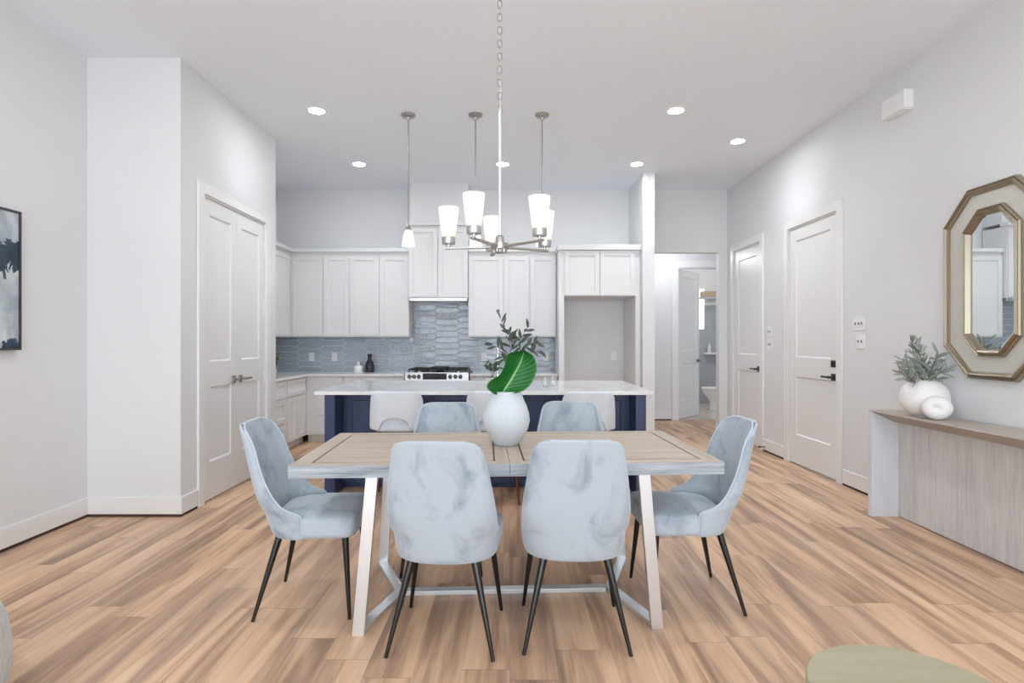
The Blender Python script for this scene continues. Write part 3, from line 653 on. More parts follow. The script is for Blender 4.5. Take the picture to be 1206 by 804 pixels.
# ------------------------------------------------------------------ dining table
TR = math.radians(2.5)
tb = thing('dining_table', 'washed oak extending dining table on angled silver metal legs', 'table', (-0.018, 2.955, 0), TR)
HX, HY, TT, TH = 0.962, 0.45, 0.76, 0.054
def leafmesh(x0, x1, inner):
    mb = MB(); gz = TT - 0.004
    mb.box(x0, x1, -HY + 0.004, HY - 0.004, TT - TH, gz, mat=0)
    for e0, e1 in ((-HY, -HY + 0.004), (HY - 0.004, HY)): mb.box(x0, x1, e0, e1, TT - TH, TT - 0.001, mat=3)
    bo = 0.085; bi = 0.066; g = 0.009; by = 0.07
    lx, rx = (x0 + (bo if inner > 0 else bi)), (x1 - (bi if inner > 0 else bo))
    mb.box(x0, lx - g / 2, -HY + .004, HY - .004, gz, TT, mat=1); mb.box(rx + g / 2, x1, -HY + .004, HY - .004, gz, TT, mat=1)
    mb.box(lx - g / 2, rx + g / 2, -HY + .004, -HY + by - g / 2, gz, TT, mat=0); mb.box(lx - g / 2, rx + g / 2, HY - by + g / 2, HY - .004, gz, TT, mat=0)
    mb.box(lx + g / 2, rx - g / 2, -HY + by + g / 2, HY - by - g / 2, gz, TT, mat=0)
    mb.box(lx - g / 2 - .0005, rx + g / 2 + .0005, -HY + by - g / 2 - .0005, HY - by + g / 2 + .0005, gz, gz + 0.0004, mat=2)
    return mb
leafmesh(-HX, -0.001, 1).build('tabletop', [oak_m, oak_y_m, groove_m, edge_sheen_m], tb, world=False)
leafmesh(0.001, HX, -1).build('tabletop', [oak_m, oak_y_m, groove_m, edge_sheen_m], tb, world=False)
for sx in (-1, 1):
    for sy in (-1, 1):
        w = 0.0265; t = 0.016; b = ((0.67 if sy < 0 else 0.70) * sx, 0.40 * sy, 0.0); u = ((0.61 if sy < 0 else 0.665) * sx, 0.40 * sy, TT - TH - 0.006)
        MB().hexa([(p[0] + e * w, p[1] + f * t, p[2]) for p in (b, u) for f in (-1, 1) for e in (-1, 1)]).build('leg', champagne_m, tb, world=False, bevel=0.0015)
    # chevron floor bar
    ap = Vector((0.545 * sx, 0, 0)); m = MB()
    for sy in (-1, 1):
        ft = Vector(((0.67 if sy < 0 else 0.70) * sx, 0.384 * sy, 0)); hw = 0.027 * sx
        q = [ft + Vector((-hw, 0, 0)), ft + Vector((hw, 0, 0)), ap + Vector((-hw, 0, 0)), ap + Vector((hw, 0, 0))]
        m.hexa([tuple(p + Vector((0, 0, zz))) for zz in (0.001, 0.022) for p in q])
    m.build('floor_bar', champagne_m, tb, world=False)
MB().box(-0.518, 0.518, -0.026, 0.026, 0.001, 0.022).build('stretcher', champagne_m, tb, world=False, bevel=0.001)
MB().box(-0.64, 0.64, -0.415, 0.415, TT - TH - 0.006, TT - TH - 0.0005).build('apron_plate', champagne_m, tb, world=False)

# ------------------------------------------------------------------ dining chairs
def lerp_tab(tab, z):
    if z <= tab[0][0]: return tab[0][1]
    for (a, b), (c, d) in zip(tab, tab[1:]):
        if z <= c: return b + (d - b) * (z - a) / (c - a)
    return tab[-1][1]
def make_chair(label):
    o = thing('dining_chair', label, 'chair', (0, 0, 0), group='pale blue velvet dining chairs')
    w = [(.368, .214), (.374, .219), (.385, .223), (.41, .226), (.45, .230), (.50, .232), (.58, .232), (.66, .223), (.75, .209), (.85, .189), (.875, .180), (.893, .165), (.903, .145), (.908, .120)]
    yb = [(.368, -.178), (.374, -.184), (.385, -.190), (.41, -.198), (.457, -.212), (.6, -.25), (.75, -.287), (.9, -.326), (.908, -.326)]
    yr = [(.368, .0), (.47, .0), (.482, -.004), (.490, -.014), (.497, -.032), (.504, -.055), (.514, -.075), (.53, -.098), (.562, -.125), (.60, -.148), (.645, -.172), (.71, -.198), (.784, -.222), (.83, -.243), (.86, -.262), (.88, -.278), (.893, -.292), (.903, -.305), (.908, -.312)]
    zs = sorted({t[0] for t in w} | {t[0] for t in yr} | {.43, .62, .68, .75, .81})
    rows = []
    for z in zs:
        W_, b, r = lerp_tab(w, z), lerp_tab(yb, z), lerp_tab(yr, z); row = []; n = 28
        for i in range(n + 1):
            th = -PI / 2 + PI * i / n; e = 2 / (2.35 + 0.85 * min(1, max(0, (z - .368) / .22)))
            sx = math.copysign(abs(math.sin(th)) ** e, math.sin(th)); cy = abs(math.cos(th)) ** e
            if i in (0, n): cy = 0
            row.append((W_ * sx, r - (r - b) * cy, z))
        rows.append(row)
    mb = MB(); mb.grid(rows); n = len(rows[0])
    sh = mb.build('backrest', velvet_m, o, world=False, smooth=180, solid=0.024, subsurf=1)
    rim = [(x + .010, y, z) for x, y, z in (r[0] for r in rows[:-3])] + [(x * .97, y + .010, z - .004) for x, y, z in rows[-1]] + [(x - .010, y, z) for x, y, z in (r[-1] for r in rows[-4::-1])]
    MB().path(rim, .0045, 8).build('piping', piping_m, o, world=False, smooth=180)
    # seat cushion
    pl = []
    def rc(cx, cy, r, a0, a1, k=6): return [(cx + r * math.cos(a0 + (a1 - a0) * i / k), cy + r * math.sin(a0 + (a1 - a0) * i / k)) for i in range(k + 1)]
    pl += rc(.232 - .055, .245 - .055, .055, 0, PI / 2); pl += rc(-.232 + .055, .245 - .055, .055, PI / 2, PI)
    pl += [(-.230, .006), (-.203, .004)] + rc(-.203 + .12, -.158 + .12, .12, PI, 1.5 * PI) + rc(.203 - .12, -.158 + .12, .12, 1.5 * PI, 2 * PI) + [(.203, .004), (.230, .006)]
    prof = [(0.93, .378), (.985, .386), (1.0, .40), (1.0, .452), (.985, .468), (.95, .477), (.82, .486), (.55, .493), (.25, .496)]
    cs = MB(); rws = [[(x * s, 0.02 + (y - 0.02) * s, z) for x, y in pl] for s, z in prof]; cs.grid(rws, closed=True)
    n = len(pl); cs.add(rws[0], [tuple(range(n))[::-1]]); cs.add(rws[-1], [tuple(range(n))])
    cs.build('seat', velvet_m, o, world=False, smooth=50)
    for sx in (-1, 1):
        MB().tube((0.132 * sx, -.125, .385), (0.222 * sx, -.222, 0), .0175, .008, 18).build('leg', black_m, o, world=False, smooth=60)
        MB().tube((0.172 * sx, .19, .385), (0.222 * sx, .222, 0), .0165, .008, 18).build('leg', black_m, o, world=False, smooth=60)
    return o
ch0 = make_chair('pale blue velvet chair seen from behind, left of the two at the near table edge')
ch0.location = (-.274, 2.548, 0); ch0.rotation_euler = (0, 0, math.radians(-3.5))
dup(ch0, (.286, 2.578, 0), math.radians(-1.2), 'pale blue velvet chair seen from behind, right of the two at the near table edge')
dup(ch0, (-.982, 2.874, 0), math.radians(-90 + 3), 'pale blue velvet chair at the left end of the table')
dup(ch0, (.894, 2.915, 0), math.radians(90 + 1), 'pale blue velvet chair at the right end of the table, facing left')
dup(ch0, (-.384, 3.36, 0), math.radians(180 + 2), 'pale blue velvet chair across the table, left of the white vase')
dup(ch0, (.362, 3.43, 0), math.radians(180 - 7), 'pale blue velvet chair across the table, right of the white vase')

# ------------------------------------------------------------------ bar stools
def make_stool(label):
    o = thing('bar_stool', label, 'stool', (0, 0, 0), group='light grey counter stools at the island')
    mb = MB(); rows = []; n = 36; nz = 12; zt = .905
    outer = []
    for i in range(n + 1):
        s = -1 + 2 * i / n; a = s * 1.25
        x = .228 * math.sin(a) / math.sin(1.25); y = -.20 + .20 * (1 - math.cos(a)) / (1 - math.cos(1.25)) * 0.75
        zl = .60 if abs(s) > .42 else .60 + .085 * math.sqrt(max(0, 1 - (s / .42) ** 2))
        zl = .585 if abs(s) > .42 else zl
        rr = max(0, (abs(s) - .52) / .48); zh = zt - .085 * (1 - math.sqrt(max(0, 1 - rr ** 2)))
        outer.append((x, y, zl, zh))
    for k in range(nz + 1):
        t = k / nz; rows.append([(x * (1.0 - 0.06 * t * t), y - .03 * t, zl + (zh - zl) * t) for x, y, zl, zh in outer])
    mb.grid(rows); mb.build('backrest', stool_m, o, world=False, smooth=180, solid=.035, subsurf=1)
    prof = [(.90, .575), (.98, .583), (1.0, .60), (1.0, .625), (.97, .648), (.85, .66), (.5, .666), (0, .667)]
    cs = MB(); pl = [(.20 * math.copysign(abs(math.cos(t)) ** .6, math.cos(t)), .03 + .19 * math.copysign(abs(math.sin(t)) ** .6, math.sin(t))) for t in [2 * PI * i / 40 for i in range(40)]]
    rws = [[(x * s, .03 + (y - .03) * s, z) for x, y in pl] for s, z in prof]; cs.grid(rws, closed=True); cs.add(rws[0], [tuple(range(40))[::-1]])
    cs.build('seat', stool_m, o, world=False, smooth=60)
    for sx in (-1, 1):
        for sy, yf in ((-1, -.20), (1, .22)):
            MB().tube((.15 * sx, -.10 if sy < 0 else .16, .58), (.215 * sx, yf, 0), .013, .009, 14).build('leg', copper_m, o, world=False, smooth=60)
    fr = MB().path([(-.19, -.165, .22), (.19, -.165, .22), (.19, .20, .22), (-.19, .20, .22), (-.19, -.165, .22)], .007, 8)
    fr.build('foot_rail', copper_m, o, world=False, smooth=60)
    return o
st0 = make_stool('light grey bar stool at the left end of the island, arched opening in its back')
st0.location = (-.915, 4.70, 0)
dup(st0, (-.137, 4.72, 0), 0, 'light grey bar stool at the middle of the island behind the white vase')
dup(st0, (.635, 4.68, 0), math.radians(2), 'light grey bar stool at the right end of the island')

# ------------------------------------------------------------------ plants and vessels
VX, VY = -0.016, 2.985
vs = thing('table_vase', 'rounded white plaster vase standing at the centre of the table', 'vase', (VX, VY, TT))
MB().lathe([(0.058, 0), (0.066, 0.008), (0.092, 0.045), (0.114, 0.085), (0.123, 0.125), (0.119, 0.165), (0.106, 0.205), (0.090, 0.240), (0.081, 0.265), (0.080, 0.280), (0.074, 0.281), (0.072, 0.26), (0.085, 0.22), (0.0, 0.20)], 48, (VX, VY, TT)).build('vase_body', plaster_m, vs, smooth=70)
lf = thing('banana_leaf', 'large glossy green leaf rising from the white table vase', 'leaf', (VX, VY, TT + 0.205))
k_ = 2.95 / 670
midr = [(0, 2), (6, -7), (12, -16), (17, -25), (22, -34), (25.5, -42), (28, -50)]
rgt = [(7, 1), (24, -3), (34, -10), (40, -21), (42, -32), (38, -44), (28, -50.5)]
lft = [(-7, 0), (-16, -8), (-12, -16), (-2, -22), (4, -33), (8, -46), (26, -51)]
def resample(p, n):
    out = []
    for i in range(n):
        t = i / (n - 1) * (len(p) - 1); k = min(int(t), len(p) - 2); f = t - k
        q = [p[max(k - 1, 0)], p[k], p[k + 1], p[min(k + 2, len(p) - 1)]]
        out.append(tuple(0.5 * ((2 * q[1][j]) + (-q[0][j] + q[2][j]) * f + (2 * q[0][j] - 5 * q[1][j] + 4 * q[2][j] - q[3][j]) * f * f + (-q[0][j] + 3 * q[1][j] - 3 * q[2][j] + q[3][j]) * f ** 3) for j in (0, 1)))
    return out
nt, nj = 41, 10; Mr, Rg, Lf = resample(midr, nt), resample(rgt, nt), resample(lft, nt)
bm_v = []; uvs = []
for i in range(nt):
    for j in range(-nj, nj + 1):
        f = abs(j) / nj; e = Rg[i] if j > 0 else Lf[i]
        x = Mr[i][0] + (e[0] - Mr[i][0]) * f; y = Mr[i][1] + (e[1] - Mr[i][1]) * f
        rip = 0.0010 * math.sin((i / nt * 11 - f * 2.5) * 2 * PI) * f * (1 - 0.3 * f)
        dep = -0.018 - (0.045 * f ** 1.6 if j > 0 else 0.075 * f ** 1.5) + 0.05 * (i / nt) ** 2 + rip
        bm_v.append(((590 + x - 600) * k_, 2.97 + dep, 1.3 - (463 + y - 402) * k_)); uvs.append((i / (nt - 1), 0.5 + 0.5 * j / nj))
mm = 2 * nj + 1
lm = MB(); lm.add(bm_v, [(i * mm + j, i * mm + j + 1, (i + 1) * mm + j + 1, (i + 1) * mm + j) for i in range(nt - 1) for j in range(mm - 1)])
lo = lm.build('leaf_blade', big_leaf_m, lf, smooth=180, merge=0, solid=0.0008)
uvl = lo.data.uv_layers.new(name='UVMap')
for lp in lo.data.loops: uvl.data[lp.index].uv = uvs[lp.vertex_index]
mid_pts = [bm_v[i * mm + nj] for i in range(0, nt, 5)]
MB().path([(VX - 0.01, VY, TT + 0.206)] + [(p[0], p[1] + 0.004, p[2]) for p in mid_pts], [0.0075, 0.006] + [0.005 * (1 - 0.09 * i) for i in range(len(mid_pts) - 1)], 8).build('stalk', pm('leaf_stalk', (128, 172, 92), 0.4), lf, smooth=60)

def sprig(mb_leaf, mb_stem, pts, nleaf, L, Wd, rnd, r=0.003, spread=0.9, start=0.25):
    P_ = [Vector(p) for p in pts]; pp = []
    for i in range(13):
        t = i / 12 * (len(P_) - 1); k = min(int(t), len(P_) - 2); pp.append(P_[k].lerp(P_[k + 1], t - k))
    mb_stem.path(pp, [r * (1 - 0.6 * i / 12) for i in range(13)], 6)
    for i in range(nleaf):
        t = start + (1 - start) * (i + rnd.random() * 0.5) / nleaf; k = min(int(t * 12), 11); p = pp[k].lerp(pp[k + 1], t * 12 - k); d = (pp[k + 1] - pp[k]).normalized()
        sd = Vector((rnd.gauss(0, 1), rnd.gauss(0, 0.8), rnd.gauss(0, 1))); sd = (sd - d * sd.dot(d)).normalized()
        mb_leaf.leaf(p, d * rnd.uniform(0.35, 0.9) + sd * spread, Vector((rnd.gauss(0, .5), -1, rnd.gauss(0, .5))), L * rnd.uniform(0.7, 1.15), Wd * rnd.uniform(0.8, 1.1), rnd.uniform(-0.25, 0.45))
# olive branches in a glass vase on the island, behind the big leaf
rnd = random.Random(11); OD = 5.35; ob = P(606, 400, OD); gx = ob[0]
gv = thing('glass_vase', 'clear glass vase on the island holding olive branches', 'vase', (gx, OD, CT))
MB().lathe([(0.045, 0), (0.05, 0.01), (0.055, 0.08), (0.045, 0.15), (0.040, 0.19), (0.043, 0.20), (0.040, 0.20), (0.037, 0.19), (0.042, 0.15), (0.051, 0.08), (0.046, 0.012), (0, 0.01)], 32, (gx, OD, CT)).build('vase_body', glass_m, gv, smooth=60)
ol = thing('olive_branches', 'grey green leafy olive branches spreading above the big green leaf', 'branches', (gx, OD, CT + 0.02))
ml, ms = MB(), MB(); st = (gx, OD, CT + 0.02)
def PO(px, py, dy=0): 
    q = P(px, py, OD + dy); return q
for tip, via, nl in (((585, 366), (600, 398), 15), ((577, 404), (598, 415), 9), ((634, 402), (618, 408), 10), ((623, 384), (612, 400), 9), ((600, 388), (605, 405), 9), ((637, 412), (622, 416), 8), ((590, 420), (600, 425), 7)):
    dy = rnd.uniform(-0.1, 0.1)
    sprig(ml, ms, [st, PO(via[0] + 2, via[1] + 22, dy * 0.3), PO(*via, dy * 0.6), PO(*tip, dy)], nl, 0.105, 0.034, rnd, 0.0032, 0.9, 0.45)
ms.build('stems', stem_m, ol, smooth=60); ml.build('leaves', olive_leaf_m, ol, smooth=180)
# small bowl with sprigs next to the faucet
bx, by = P(580, 440, 5.55)[0], 5.55
bo = thing('small_potted_plant', 'small green sprig plant in a low chrome bowl on the island', 'plant', (bx, by, CT))
MB().lathe([(0.035, 0), (0.055, 0.02), (0.065, 0.06), (0.062, 0.06), (0.05, 0.045), (0, 0.045)], 28, (bx, by, CT)).build('bowl', chrome_m, bo, smooth=50)
ml, ms = MB(), MB()
for k in range(9):
    a = 2 * PI * k / 9; sprig(ml, ms, [(bx, by, CT + 0.045), (bx + 0.02 * math.cos(a), by + 0.02 * math.sin(a), CT + 0.12), (bx + 0.07 * math.cos(a), by + 0.05 * math.sin(a), CT + 0.17 + 0.02 * (k % 3))], 4, 0.05, 0.02, rnd, 0.002, 0.7, 0.5)
ms.build('stems', stem_m, bo, smooth=60); ml.build('leaves', pm('deep_green_leaf', (52, 78, 44), 0.5), bo, smooth=180)
for k, px in enumerate((642, 651)):
    gx2 = P(px, 455, 5.2 + 0.12 * k)[0]
    tag(MB().lathe([(0.03, 0), (0.033, 0.09), (0.031, 0.09), (0.028, 0.006), (0, 0.006)], 24, (gx2, 5.2 + 0.12 * k, CT)).build('drinking_glass', glass_m, smooth=50), ('clear drinking glass on the island, nearer the green leaf', 'clear drinking glass on the island, nearer the refrigerator recess')[k], 'glass', 'clear glasses on the island')
# back counter pieces
bx, by = P(435.5, 438, 7.72)[0], 7.72
tag(MB().lathe([(0.062, 0), (0.068, 0.01), (0.064, 0.10), (0.050, 0.14), (0.030, 0.17), (0.028, 0.20), (0.033, 0.245), (0.028, 0.245), (0.02, 0.2), (0, 0.19)], 28, (bx, by, CT), sx=0.95).build('ceramic_bottle', dark_bottle_m, smooth=50), 'dark glazed bottle vase against the tiles left of the range', 'bottle')
jx = P(423, 438, 7.70)[0] - 0.01
jr = thing('lidded_jar', 'small white lidded jar beside the dark bottle vase', 'jar', (jx, 7.70, CT))
MB().lathe([(0.055, 0), (0.060, 0.01), (0.060, 0.075), (0.045, 0.09), (0, 0.09)], 28, (jx, 7.70, CT)).build('jar_body', white_jar_m, jr, smooth=50)
MB().lathe([(0.018, 0.088), (0.018, 0.13), (0.022, 0.135), (0, 0.142)], 20, (jx, 7.70, CT)).build('stopper', white_jar_m, jr, smooth=50)
pxx, pyy = -2.82, 6.78
pp = thing('potted_plant', 'small bushy green plant in a pale pot in the kitchen corner', 'plant', (pxx, pyy, CT))
MB().lathe([(0.04, 0), (0.055, 0.09), (0.05, 0.09), (0.045, 0.07), (0, 0.07)], 24, (pxx, pyy, CT)).build('pot', pot_m, pp, smooth=50)
ml, ms = MB(), MB()
for k in range(16):
    a = rnd.uniform(0, 2 * PI); rr = rnd.uniform(0.02, 0.08)
    sprig(ml, ms, [(pxx, pyy, CT + 0.07), (pxx + rr * 0.4 * math.cos(a), pyy + rr * 0.4 * math.sin(a), CT + 0.15), (pxx + rr * math.cos(a), pyy + rr * math.sin(a), CT + rnd.uniform(0.18, 0.28))], 9, 0.035, 0.02, rnd, 0.002, 0.8, 0.35)
ms.build('stems', stem_m, pp, smooth=60); ml.build('leaves', bush_leaf_m, pp, smooth=180)

# ------------------------------------------------------------------ wall plates and devices
def plate(name, label, cat, M, u, v, w, h, kind, group, w0=0.0):
    o = thing(name, label, cat, M(u, v, w0), group=group)
    MB().box(u - w / 2, u + w / 2, v - h / 2, v + h / 2, w0, w0 + 0.006, M).build('cover_plate', plastic_m, o, bevel=0.002)
    if kind == 'outlet':
        m = MB()
        for dv in (-0.02, 0.02):
            m.box(u - 0.016, u + 0.016, v + dv - 0.014, v + dv + 0.014, w0 + 0.006, w0 + 0.008, M, 0)
            for du in (-0.006, 0.006): m.box(u + du - 0.0015, u + du + 0.0015, v + dv - 0.003, v + dv + 0.006, w0 + 0.008, w0 + 0.0084, M, 1)
        m.build('sockets', [plastic_m, slot_m], o)
    else:
        for k in range(kind):
            uu = u + (k - (kind - 1) / 2) * 0.046
            MB().box(uu - 0.0165, uu + 0.0165, v - 0.033, v + 0.033, w0 + 0.006, w0 + 0.0075, M, 0).box(uu - 0.005, uu + 0.005, v - 0.011, v + 0.011, w0 + 0.0075, w0 + 0.014, M, 1).build('switch_toggle', [plastic_m, slot_m], o, bevel=0.001)
TW = 0.011
Go = 'white wall outlets in the kitchen'
for px, lab in ((367.5, 'white outlet on the tiles nearest the kitchen corner'), (394.5, 'white outlet on the tiles left of the dark bottle'), (570, 'white outlet on the tiles right of the range'), (643, 'white outlet on the tiles next to the refrigerator recess')):
    plate('wall_outlet', lab, 'outlet', My(YB), (px - 600) / 670 * YB, 1.3 - 18 / 670 * YB, 0.075, 0.12, 'outlet', Go, TW)
plate('wall_outlet', 'white outlet low on the wall inside the refrigerator recess', 'outlet', My(YB), (722.5 - 600) / 670 * YB, 1.3 - 17 / 670 * YB, 0.075, 0.12, 'outlet', Go)
Gs = 'white light switches on the right wall'
plate('light_switch', 'white three toggle switch plate near the mirror, upper of two', 'light switch', Mx(XR), 4.925, 1.455, 0.165, 0.12, 3, Gs)
plate('light_switch', 'white two toggle switch plate near the mirror, lower of two', 'light switch', Mx(XR), 4.905, 1.30, 0.12, 0.12, 2, Gs)
plate('light_switch', 'white switch plate between the two right doors, upper of two', 'light switch', Mx(XR), 6.62, 1.415, 0.12, 0.12, 2, Gs)
plate('light_switch', 'white switch plate between the two right doors, lower of two', 'light switch', Mx(XR), 6.61, 1.265, 0.12, 0.12, 2, Gs)
db = thing('door_chime', 'white box chime high on the right wall above the mirror', 'chime', (XR, 4.39, 3.13))
MB().box(4.26, 4.52, 3.055, 3.195, 0, 0.075, Mx(XR)).build('cover', plastic_m, db, bevel=0.006)
MB().box(4.275, 4.505, 3.048, 3.055, 0, 0.06, Mx(XR)).build('base', plastic_m, db)
dsx = thing('door_stop', 'small dark door stop on the baseboard between the right doors', 'door stop', (XR - 0.016, 6.70, 0.09))
MB().tube((XR - 0.016, 6.70, 0.06), (XR - 0.075, 6.70, 0.06), 0.006, None, 12).build('rod', dark_nickel_m, dsx, smooth=60)
MB().tube((XR - 0.075, 6.70, 0.06), (XR - 0.092, 6.70, 0.06), 0.011, None, 12).build('rubber_tip', black_m, dsx, smooth=60)

# ------------------------------------------------------------------ mirror
mr = thing('octagonal_mirror', 'elongated octagonal mirror with double gold mouldings above the console', 'mirror', (XR, 3.55, 1.675))
def octa(hw, ht, hh, hs): return [(ht, hh), (hw, hs), (hw, -hs), (ht, -hh), (-ht, -hh), (-hw, -hs), (-hw, hs), (-ht, hh)]
MM = lambda u, v, w: (XR - w, 3.55 + u, 1.675 + v)
def oscale(p, d):
    n = len(p); out = []
    for i in range(n):
        a, b, c = Vector(p[i - 1]), Vector(p[i]), Vector(p[(i + 1) % n]); e1 = (b - a).normalized(); e2 = (c - b).normalized()
        n1 = Vector((e1.y, -e1.x)); n2 = Vector((e2.y, -e2.x)); k = d / (1 + n1.dot(n2)); out.append(tuple(b + (n1 + n2) * k))
    return out
def ring(poly, prof, mat_name, m):
    mb = MB(); rows = [[MM(u, v, w) for u, v in oscale(poly, d)] for d, w in prof]; mb.grid(rows, closed=True)
    return mb.build(mat_name, m, mr)
O1 = octa(.384, .178, .615, .405); O2 = octa(.216, .092, .470, .340)
sg = -1 if Vector(oscale(O1, 0.01)[1]).x > O1[1][0] else 1
pr1 = [(0, 0), (0, .030), (.008, .036), (.014, .030), (.016, .034), (.028, .046), (.034, .040), (.036, .034), (.046, .030), (.048, .010)]
ring(O1, [(sg * d, w) for d, w in pr1], 'outer_moulding', gold_m)
pr2 = [(0, .010), (0, .034), (.008, .042), (.014, .036), (.016, .040), (.028, .050), (.036, .044), (.044, .022), (.046, .012)]
ring(O2, [(sg * d, w) for d, w in pr2], 'inner_moulding', gold_m)
MB().prism(oscale(O1, sg * .047), 0.002, 0.016, MM).build('frame_panel', cream_m, mr)
gl = MB(); ra = oscale(O2, sg * .044); rb = oscale(O2, sg * .062)
gl.grid([[MM(u, v, .017) for u, v in ra], [MM(u, v, .0195) for u, v in rb]], closed=True); gl.add([MM(u, v, .0195) for u, v in rb], [tuple(range(8))])
gl.build('mirror_glass', mirror_m, mr)

# ------------------------------------------------------------------ console table and its vase
cs = thing('console_table', 'fluted grey oak console table with knife edge top along the right wall', 'console table', (2.86, 3.4, 0))
CY0, CY1 = 2.55, 4.275; CE = 2.695; CF = 2.888; CZ = 0.787; WB = XR - 0.02
MB().prism([(CE, CZ - 0.006), (CE + 0.004, CZ), (WB, CZ), (WB, CZ - 0.085), (CF - 0.02, CZ - 0.085)], CY0, CY1, lambda u, v, w: (u, w, v)).build('top', console_top_m, cs)
for y0, y1 in ((CY1 - 0.045, CY1), (CY0, CY0 + 0.045)):
    MB().prism([(CE, 0), (WB, 0), (WB, CZ - 0.086), (CF - 0.02, CZ - 0.086), (CE, CZ - 0.008)], y0, y1, lambda u, v, w: (u, w, v)).build('end_panel', console_end_m, cs)
fl = MB(); pitch = 0.0135; y = CY0 + 0.046; prof = []
while y < CY1 - 0.046 - pitch:
    for t, d in ((0, .004), (.12, 0.0015), (.35, 0), (.65, 0), (.88, .0015)): prof.append((CF + d, y + t * pitch))
    y += pitch
prof.append((CF + .004, CY1 - 0.0455))
fl.grid([[(x, yy, z) for x, yy in prof] for z in (0.006, CZ - 0.086)])
fl.box(CF + 0.005, WB, CY0 + 0.046, CY1 - 0.046, 0.006, CZ - 0.087)
fl.build('fluted_front', console_m, cs)

v2 = thing('sculptural_vase', 'white rounded vase with a pierced knot on the console', 'vase', (2.845, 3.90, CZ))
bigv = MB(); pf = []
for i in range(19):
    t = -PI / 2 + (PI * 0.895) * i / 18; pf.append((0.152 * math.cos(t) ** 0.85 if math.cos(t) > 0 else 0, 0.128 + 0.128 * math.sin(t)))
top = pf[-1]; pf = [(0.055, 0.0)] + [p for p in pf if p[1] > 0.006] + [(top[0] - 0.008, top[1] + 0.001), (top[0] - 0.012, top[1] - 0.02), (0, top[1] - 0.04)]
bigv.lathe(pf, 44, (2.845, 3.90, CZ), sx=1.0, sy=0.9); bigv.build('vase_body', ceramic_m, v2, smooth=60)
kn = MB(); rows = []; kc = Vector((2.800, 3.725, CZ + 0.078)); ax = Vector((-0.62, -0.78, 0.10)).normalized(); e1 = Vector((0, 0, 1)).cross(ax).normalized(); e2 = ax.cross(e1)
for i in range(36):
    a = 2 * PI * i / 36; row = []
    for j in range(18):
        b = 2 * PI * j / 18; R_ = 0.037 + 0.041 * math.cos(b); row.append(tuple(kc + (e1 * math.cos(a) * 1.10 + e2 * math.sin(a)) * R_ + ax * 0.052 * math.sin(b)))
    row.append(row[0]); rows.append(row)
rows.append(rows[0]); kn.grid(rows); kn.build('knot', ceramic_m, v2, smooth=180)
ar = thing('leafy_sprigs', 'grey green leafy sprigs standing in the white console vase', 'foliage', (2.845, 3.90, CZ + 0.2))
ml, ms = MB(), MB(); rnd = random.Random(5); c0 = (2.845, 3.90, CZ + 0.20)
for px, py, nl in ((1075, 402, 22), (1063, 424, 15), (1058, 436, 12), (1105, 416, 15), (1116, 432, 13), (1128, 446, 12), (1088, 425, 14), (1099, 432, 12), (1068, 444, 11), (1084, 412, 14)):
    D = 3.90 + rnd.uniform(-0.10, 0.06); q = P(px, py, D); q = (min(q[0], 2.99), D, q[2])
    md = ((c0[0] * 0.45 + q[0] * 0.55), (c0[1] + q[1]) / 2, c0[2] * 0.4 + q[2] * 0.6)
    sprig(ml, ms, [c0, md, q], int(nl * 1.5), 0.085, 0.018, rnd, 0.0028, 0.65, 0.2)
for m in (ml, ms): m.v = [(min(x, 3.015), y, z) for x, y, z in m.v]
ms.build('stems', stem_m, ar, smooth=60); ml.build('leaves', sage_leaf_m, ar, smooth=180)

# ------------------------------------------------------------------ painting
pt = thing('abstract_painting', 'framed abstract painting in navy, white and grey on the left wall', 'painting', (XL, 3.1, 1.68))
PM_ = Px(XL); y0, y1, z0, z1 = 2.55, 3.61, 1.246, 2.12
fr = MB()
for a in ((y0, y0 + 0.012, z0, z1), (y1 - 0.012, y1, z0, z1), (y0 + 0.012, y1 - 0.012, z0, z0 + 0.012), (y0 + 0.012, y1 - 0.012, z1 - 0.012, z1)): fr.box(*a, 0.001, 0.045, PM_)
fr.build('frame', dark_frame_m, pt)
MB().box(y0 + 0.014, y1 - 0.014, z0 + 0.014, z1 - 0.014, 0.001, 0.037, PM_).build('canvas', painting_m, pt)

# ------------------------------------------------------------------ near furniture at the lower corners
ot = thing('round_ottoman', 'light grey upholstered rounded ottoman cut off at the bottom left corner', 'ottoman', (-2.15, 1.75, 0))
MB().lathe([(0.40, 0.035), (0.45, 0.07), (0.468, 0.14), (0.470, 0.22), (0.456, 0.31), (0.428, 0.38), (0.37, 0.44), (0.25, 0.475), (0.0, 0.485)], 64, (-2.15, 1.75, 0)).build('cushion', boucle_m, ot, smooth=180)
MB().lathe([(0.36, 0), (0.36, 0.036), (0, 0.036)], 48, (-2.15, 1.75, 0)).build('plinth', black_m, ot, smooth=40)
sc = (1.012, 1.41)
sd = thing('side_table', 'round olive beige side table cut off at the bottom edge', 'side table', (sc[0], sc[1], 0))
MB().lathe([(0.0, 0.398), (0.243, 0.398), (0.247, 0.402), (0.247, 0.416), (0.243, 0.420), (0, 0.420)], 64, (sc[0], sc[1], 0)).build('top', olive_top_m, sd, smooth=40)
MB().lathe([(0.2455, 0.385), (0.2485, 0.385), (0.2485, 0.398), (0.2, 0.398)], 64, (sc[0], sc[1], 0)).build('rim', pm('pale_gold_rim', (214, 200, 170), 0.3, 0.8), sd, smooth=40)
MB().lathe([(0.19, 0), (0.19, 0.02), (0.06, 0.05), (0.045, 0.12), (0.05, 0.30), (0.12, 0.385), (0.20, 0.398)], 48, (sc[0], sc[1], 0)).build('pedestal', olive_top_m, sd, smooth=40)

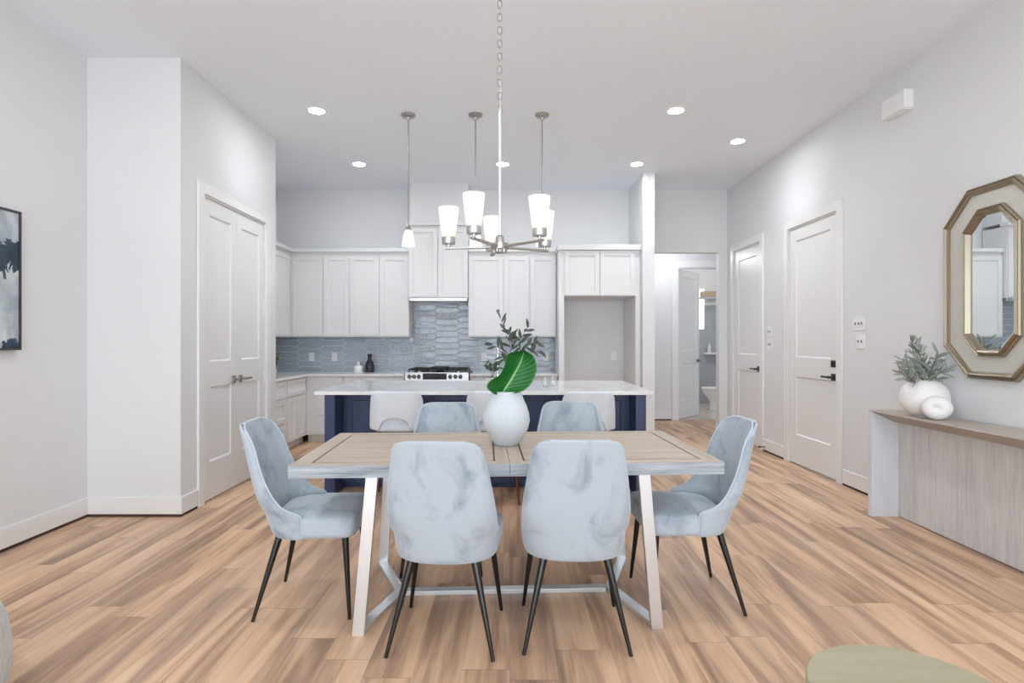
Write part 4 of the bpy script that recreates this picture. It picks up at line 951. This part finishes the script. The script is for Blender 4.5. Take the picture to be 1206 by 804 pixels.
# ------------------------------------------------------------------ bathroom pieces
tl = thing('toilet', 'white toilet seen through the open bathroom door', 'toilet', (4.0, 10.75, 0))
tx, ty = 3.90, 10.72
def ell(cx, rx, ry, z, n=36): return [(cx + rx * math.cos(2 * PI * i / n), ty + ry * math.sin(2 * PI * i / n), z) for i in range(n)]
bl = MB(); rws = [ell(tx + .06, .20, .13, .004), ell(tx + .06, .195, .12, .06), ell(tx + .05, .17, .11, .16), ell(tx + .03, .21, .14, .26), ell(tx, .265, .18, .36), ell(tx, .275, .19, .40)]
bl.grid(rws, closed=True); bl.add(rws[0], [tuple(range(36))[::-1]]); bl.add(rws[-1], [tuple(range(36))]); bl.build('bowl', porcelain_m, tl, smooth=60)
sl = MB(); rws = [ell(tx, .275, .19, .402), ell(tx, .282, .195, .412), ell(tx, .282, .195, .432), ell(tx, .27, .185, .442)]
sl.grid(rws, closed=True); sl.add(rws[-1], [tuple(range(36))]); sl.add(rws[0], [tuple(range(36))[::-1]]); sl.build('seat_lid', porcelain_m, tl, smooth=40)
MB().box(tx + .26, tx + .46, ty - .21, ty + .21, .40, .78).build('cistern', porcelain_m, tl, bevel=0.02)
MB().box(tx + .15, tx + .42, ty - .12, ty + .12, .004, .40).build('pedestal_back', porcelain_m, tl, bevel=0.02)
wx0, wx1 = P(823.5, 0, 11.95)[0], P(829, 0, 11.95)[0]
bwn = MB().box(wx0, wx1, 1.56, 2.40, 0, 0.012, My(11.95))
struct('window_4', bwn, bath_window_m, 'tall narrow bright bathroom window', 'window')
rx0 = P(823, 0, 11.6)[0]
tag(MB().tube((rx0, 11.6, P(0, 351, 11.6)[2]), (4.995, 11.6, P(0, 351, 11.6)[2]), 0.02, None, 12).build('shower_rail', chrome_m, smooth=60), 'chrome shower rail across the bathroom', 'rail')
q = P(829, 350, 11.7); tag(MB().box(q[0], q[0] + 0.5, 11.72, 11.95, q[2], q[2] + 0.13).build('wall_box', basket_m, bevel=0.004), 'tan box high on the bathroom wall above the rail', 'box')
q = P(831, 415, 11.8); tag(MB().box(q[0], q[0] + 0.45, 11.80, 11.95, q[2] - 0.04, q[2]).build('wall_shelf', trim_m, bevel=0.004), 'small shelf on the bathroom tiles above the toilet', 'shelf')
q2 = (q[0] + 0.10, 11.87, q[2]); tag(MB().lathe([(0.035, 0), (0.035, 0.12), (0.015, 0.15), (0.015, 0.19), (0, 0.19)], 20, q2).build('soap_bottle', white_jar_m, smooth=50), 'small pale bottle on the bathroom shelf', 'bottle')
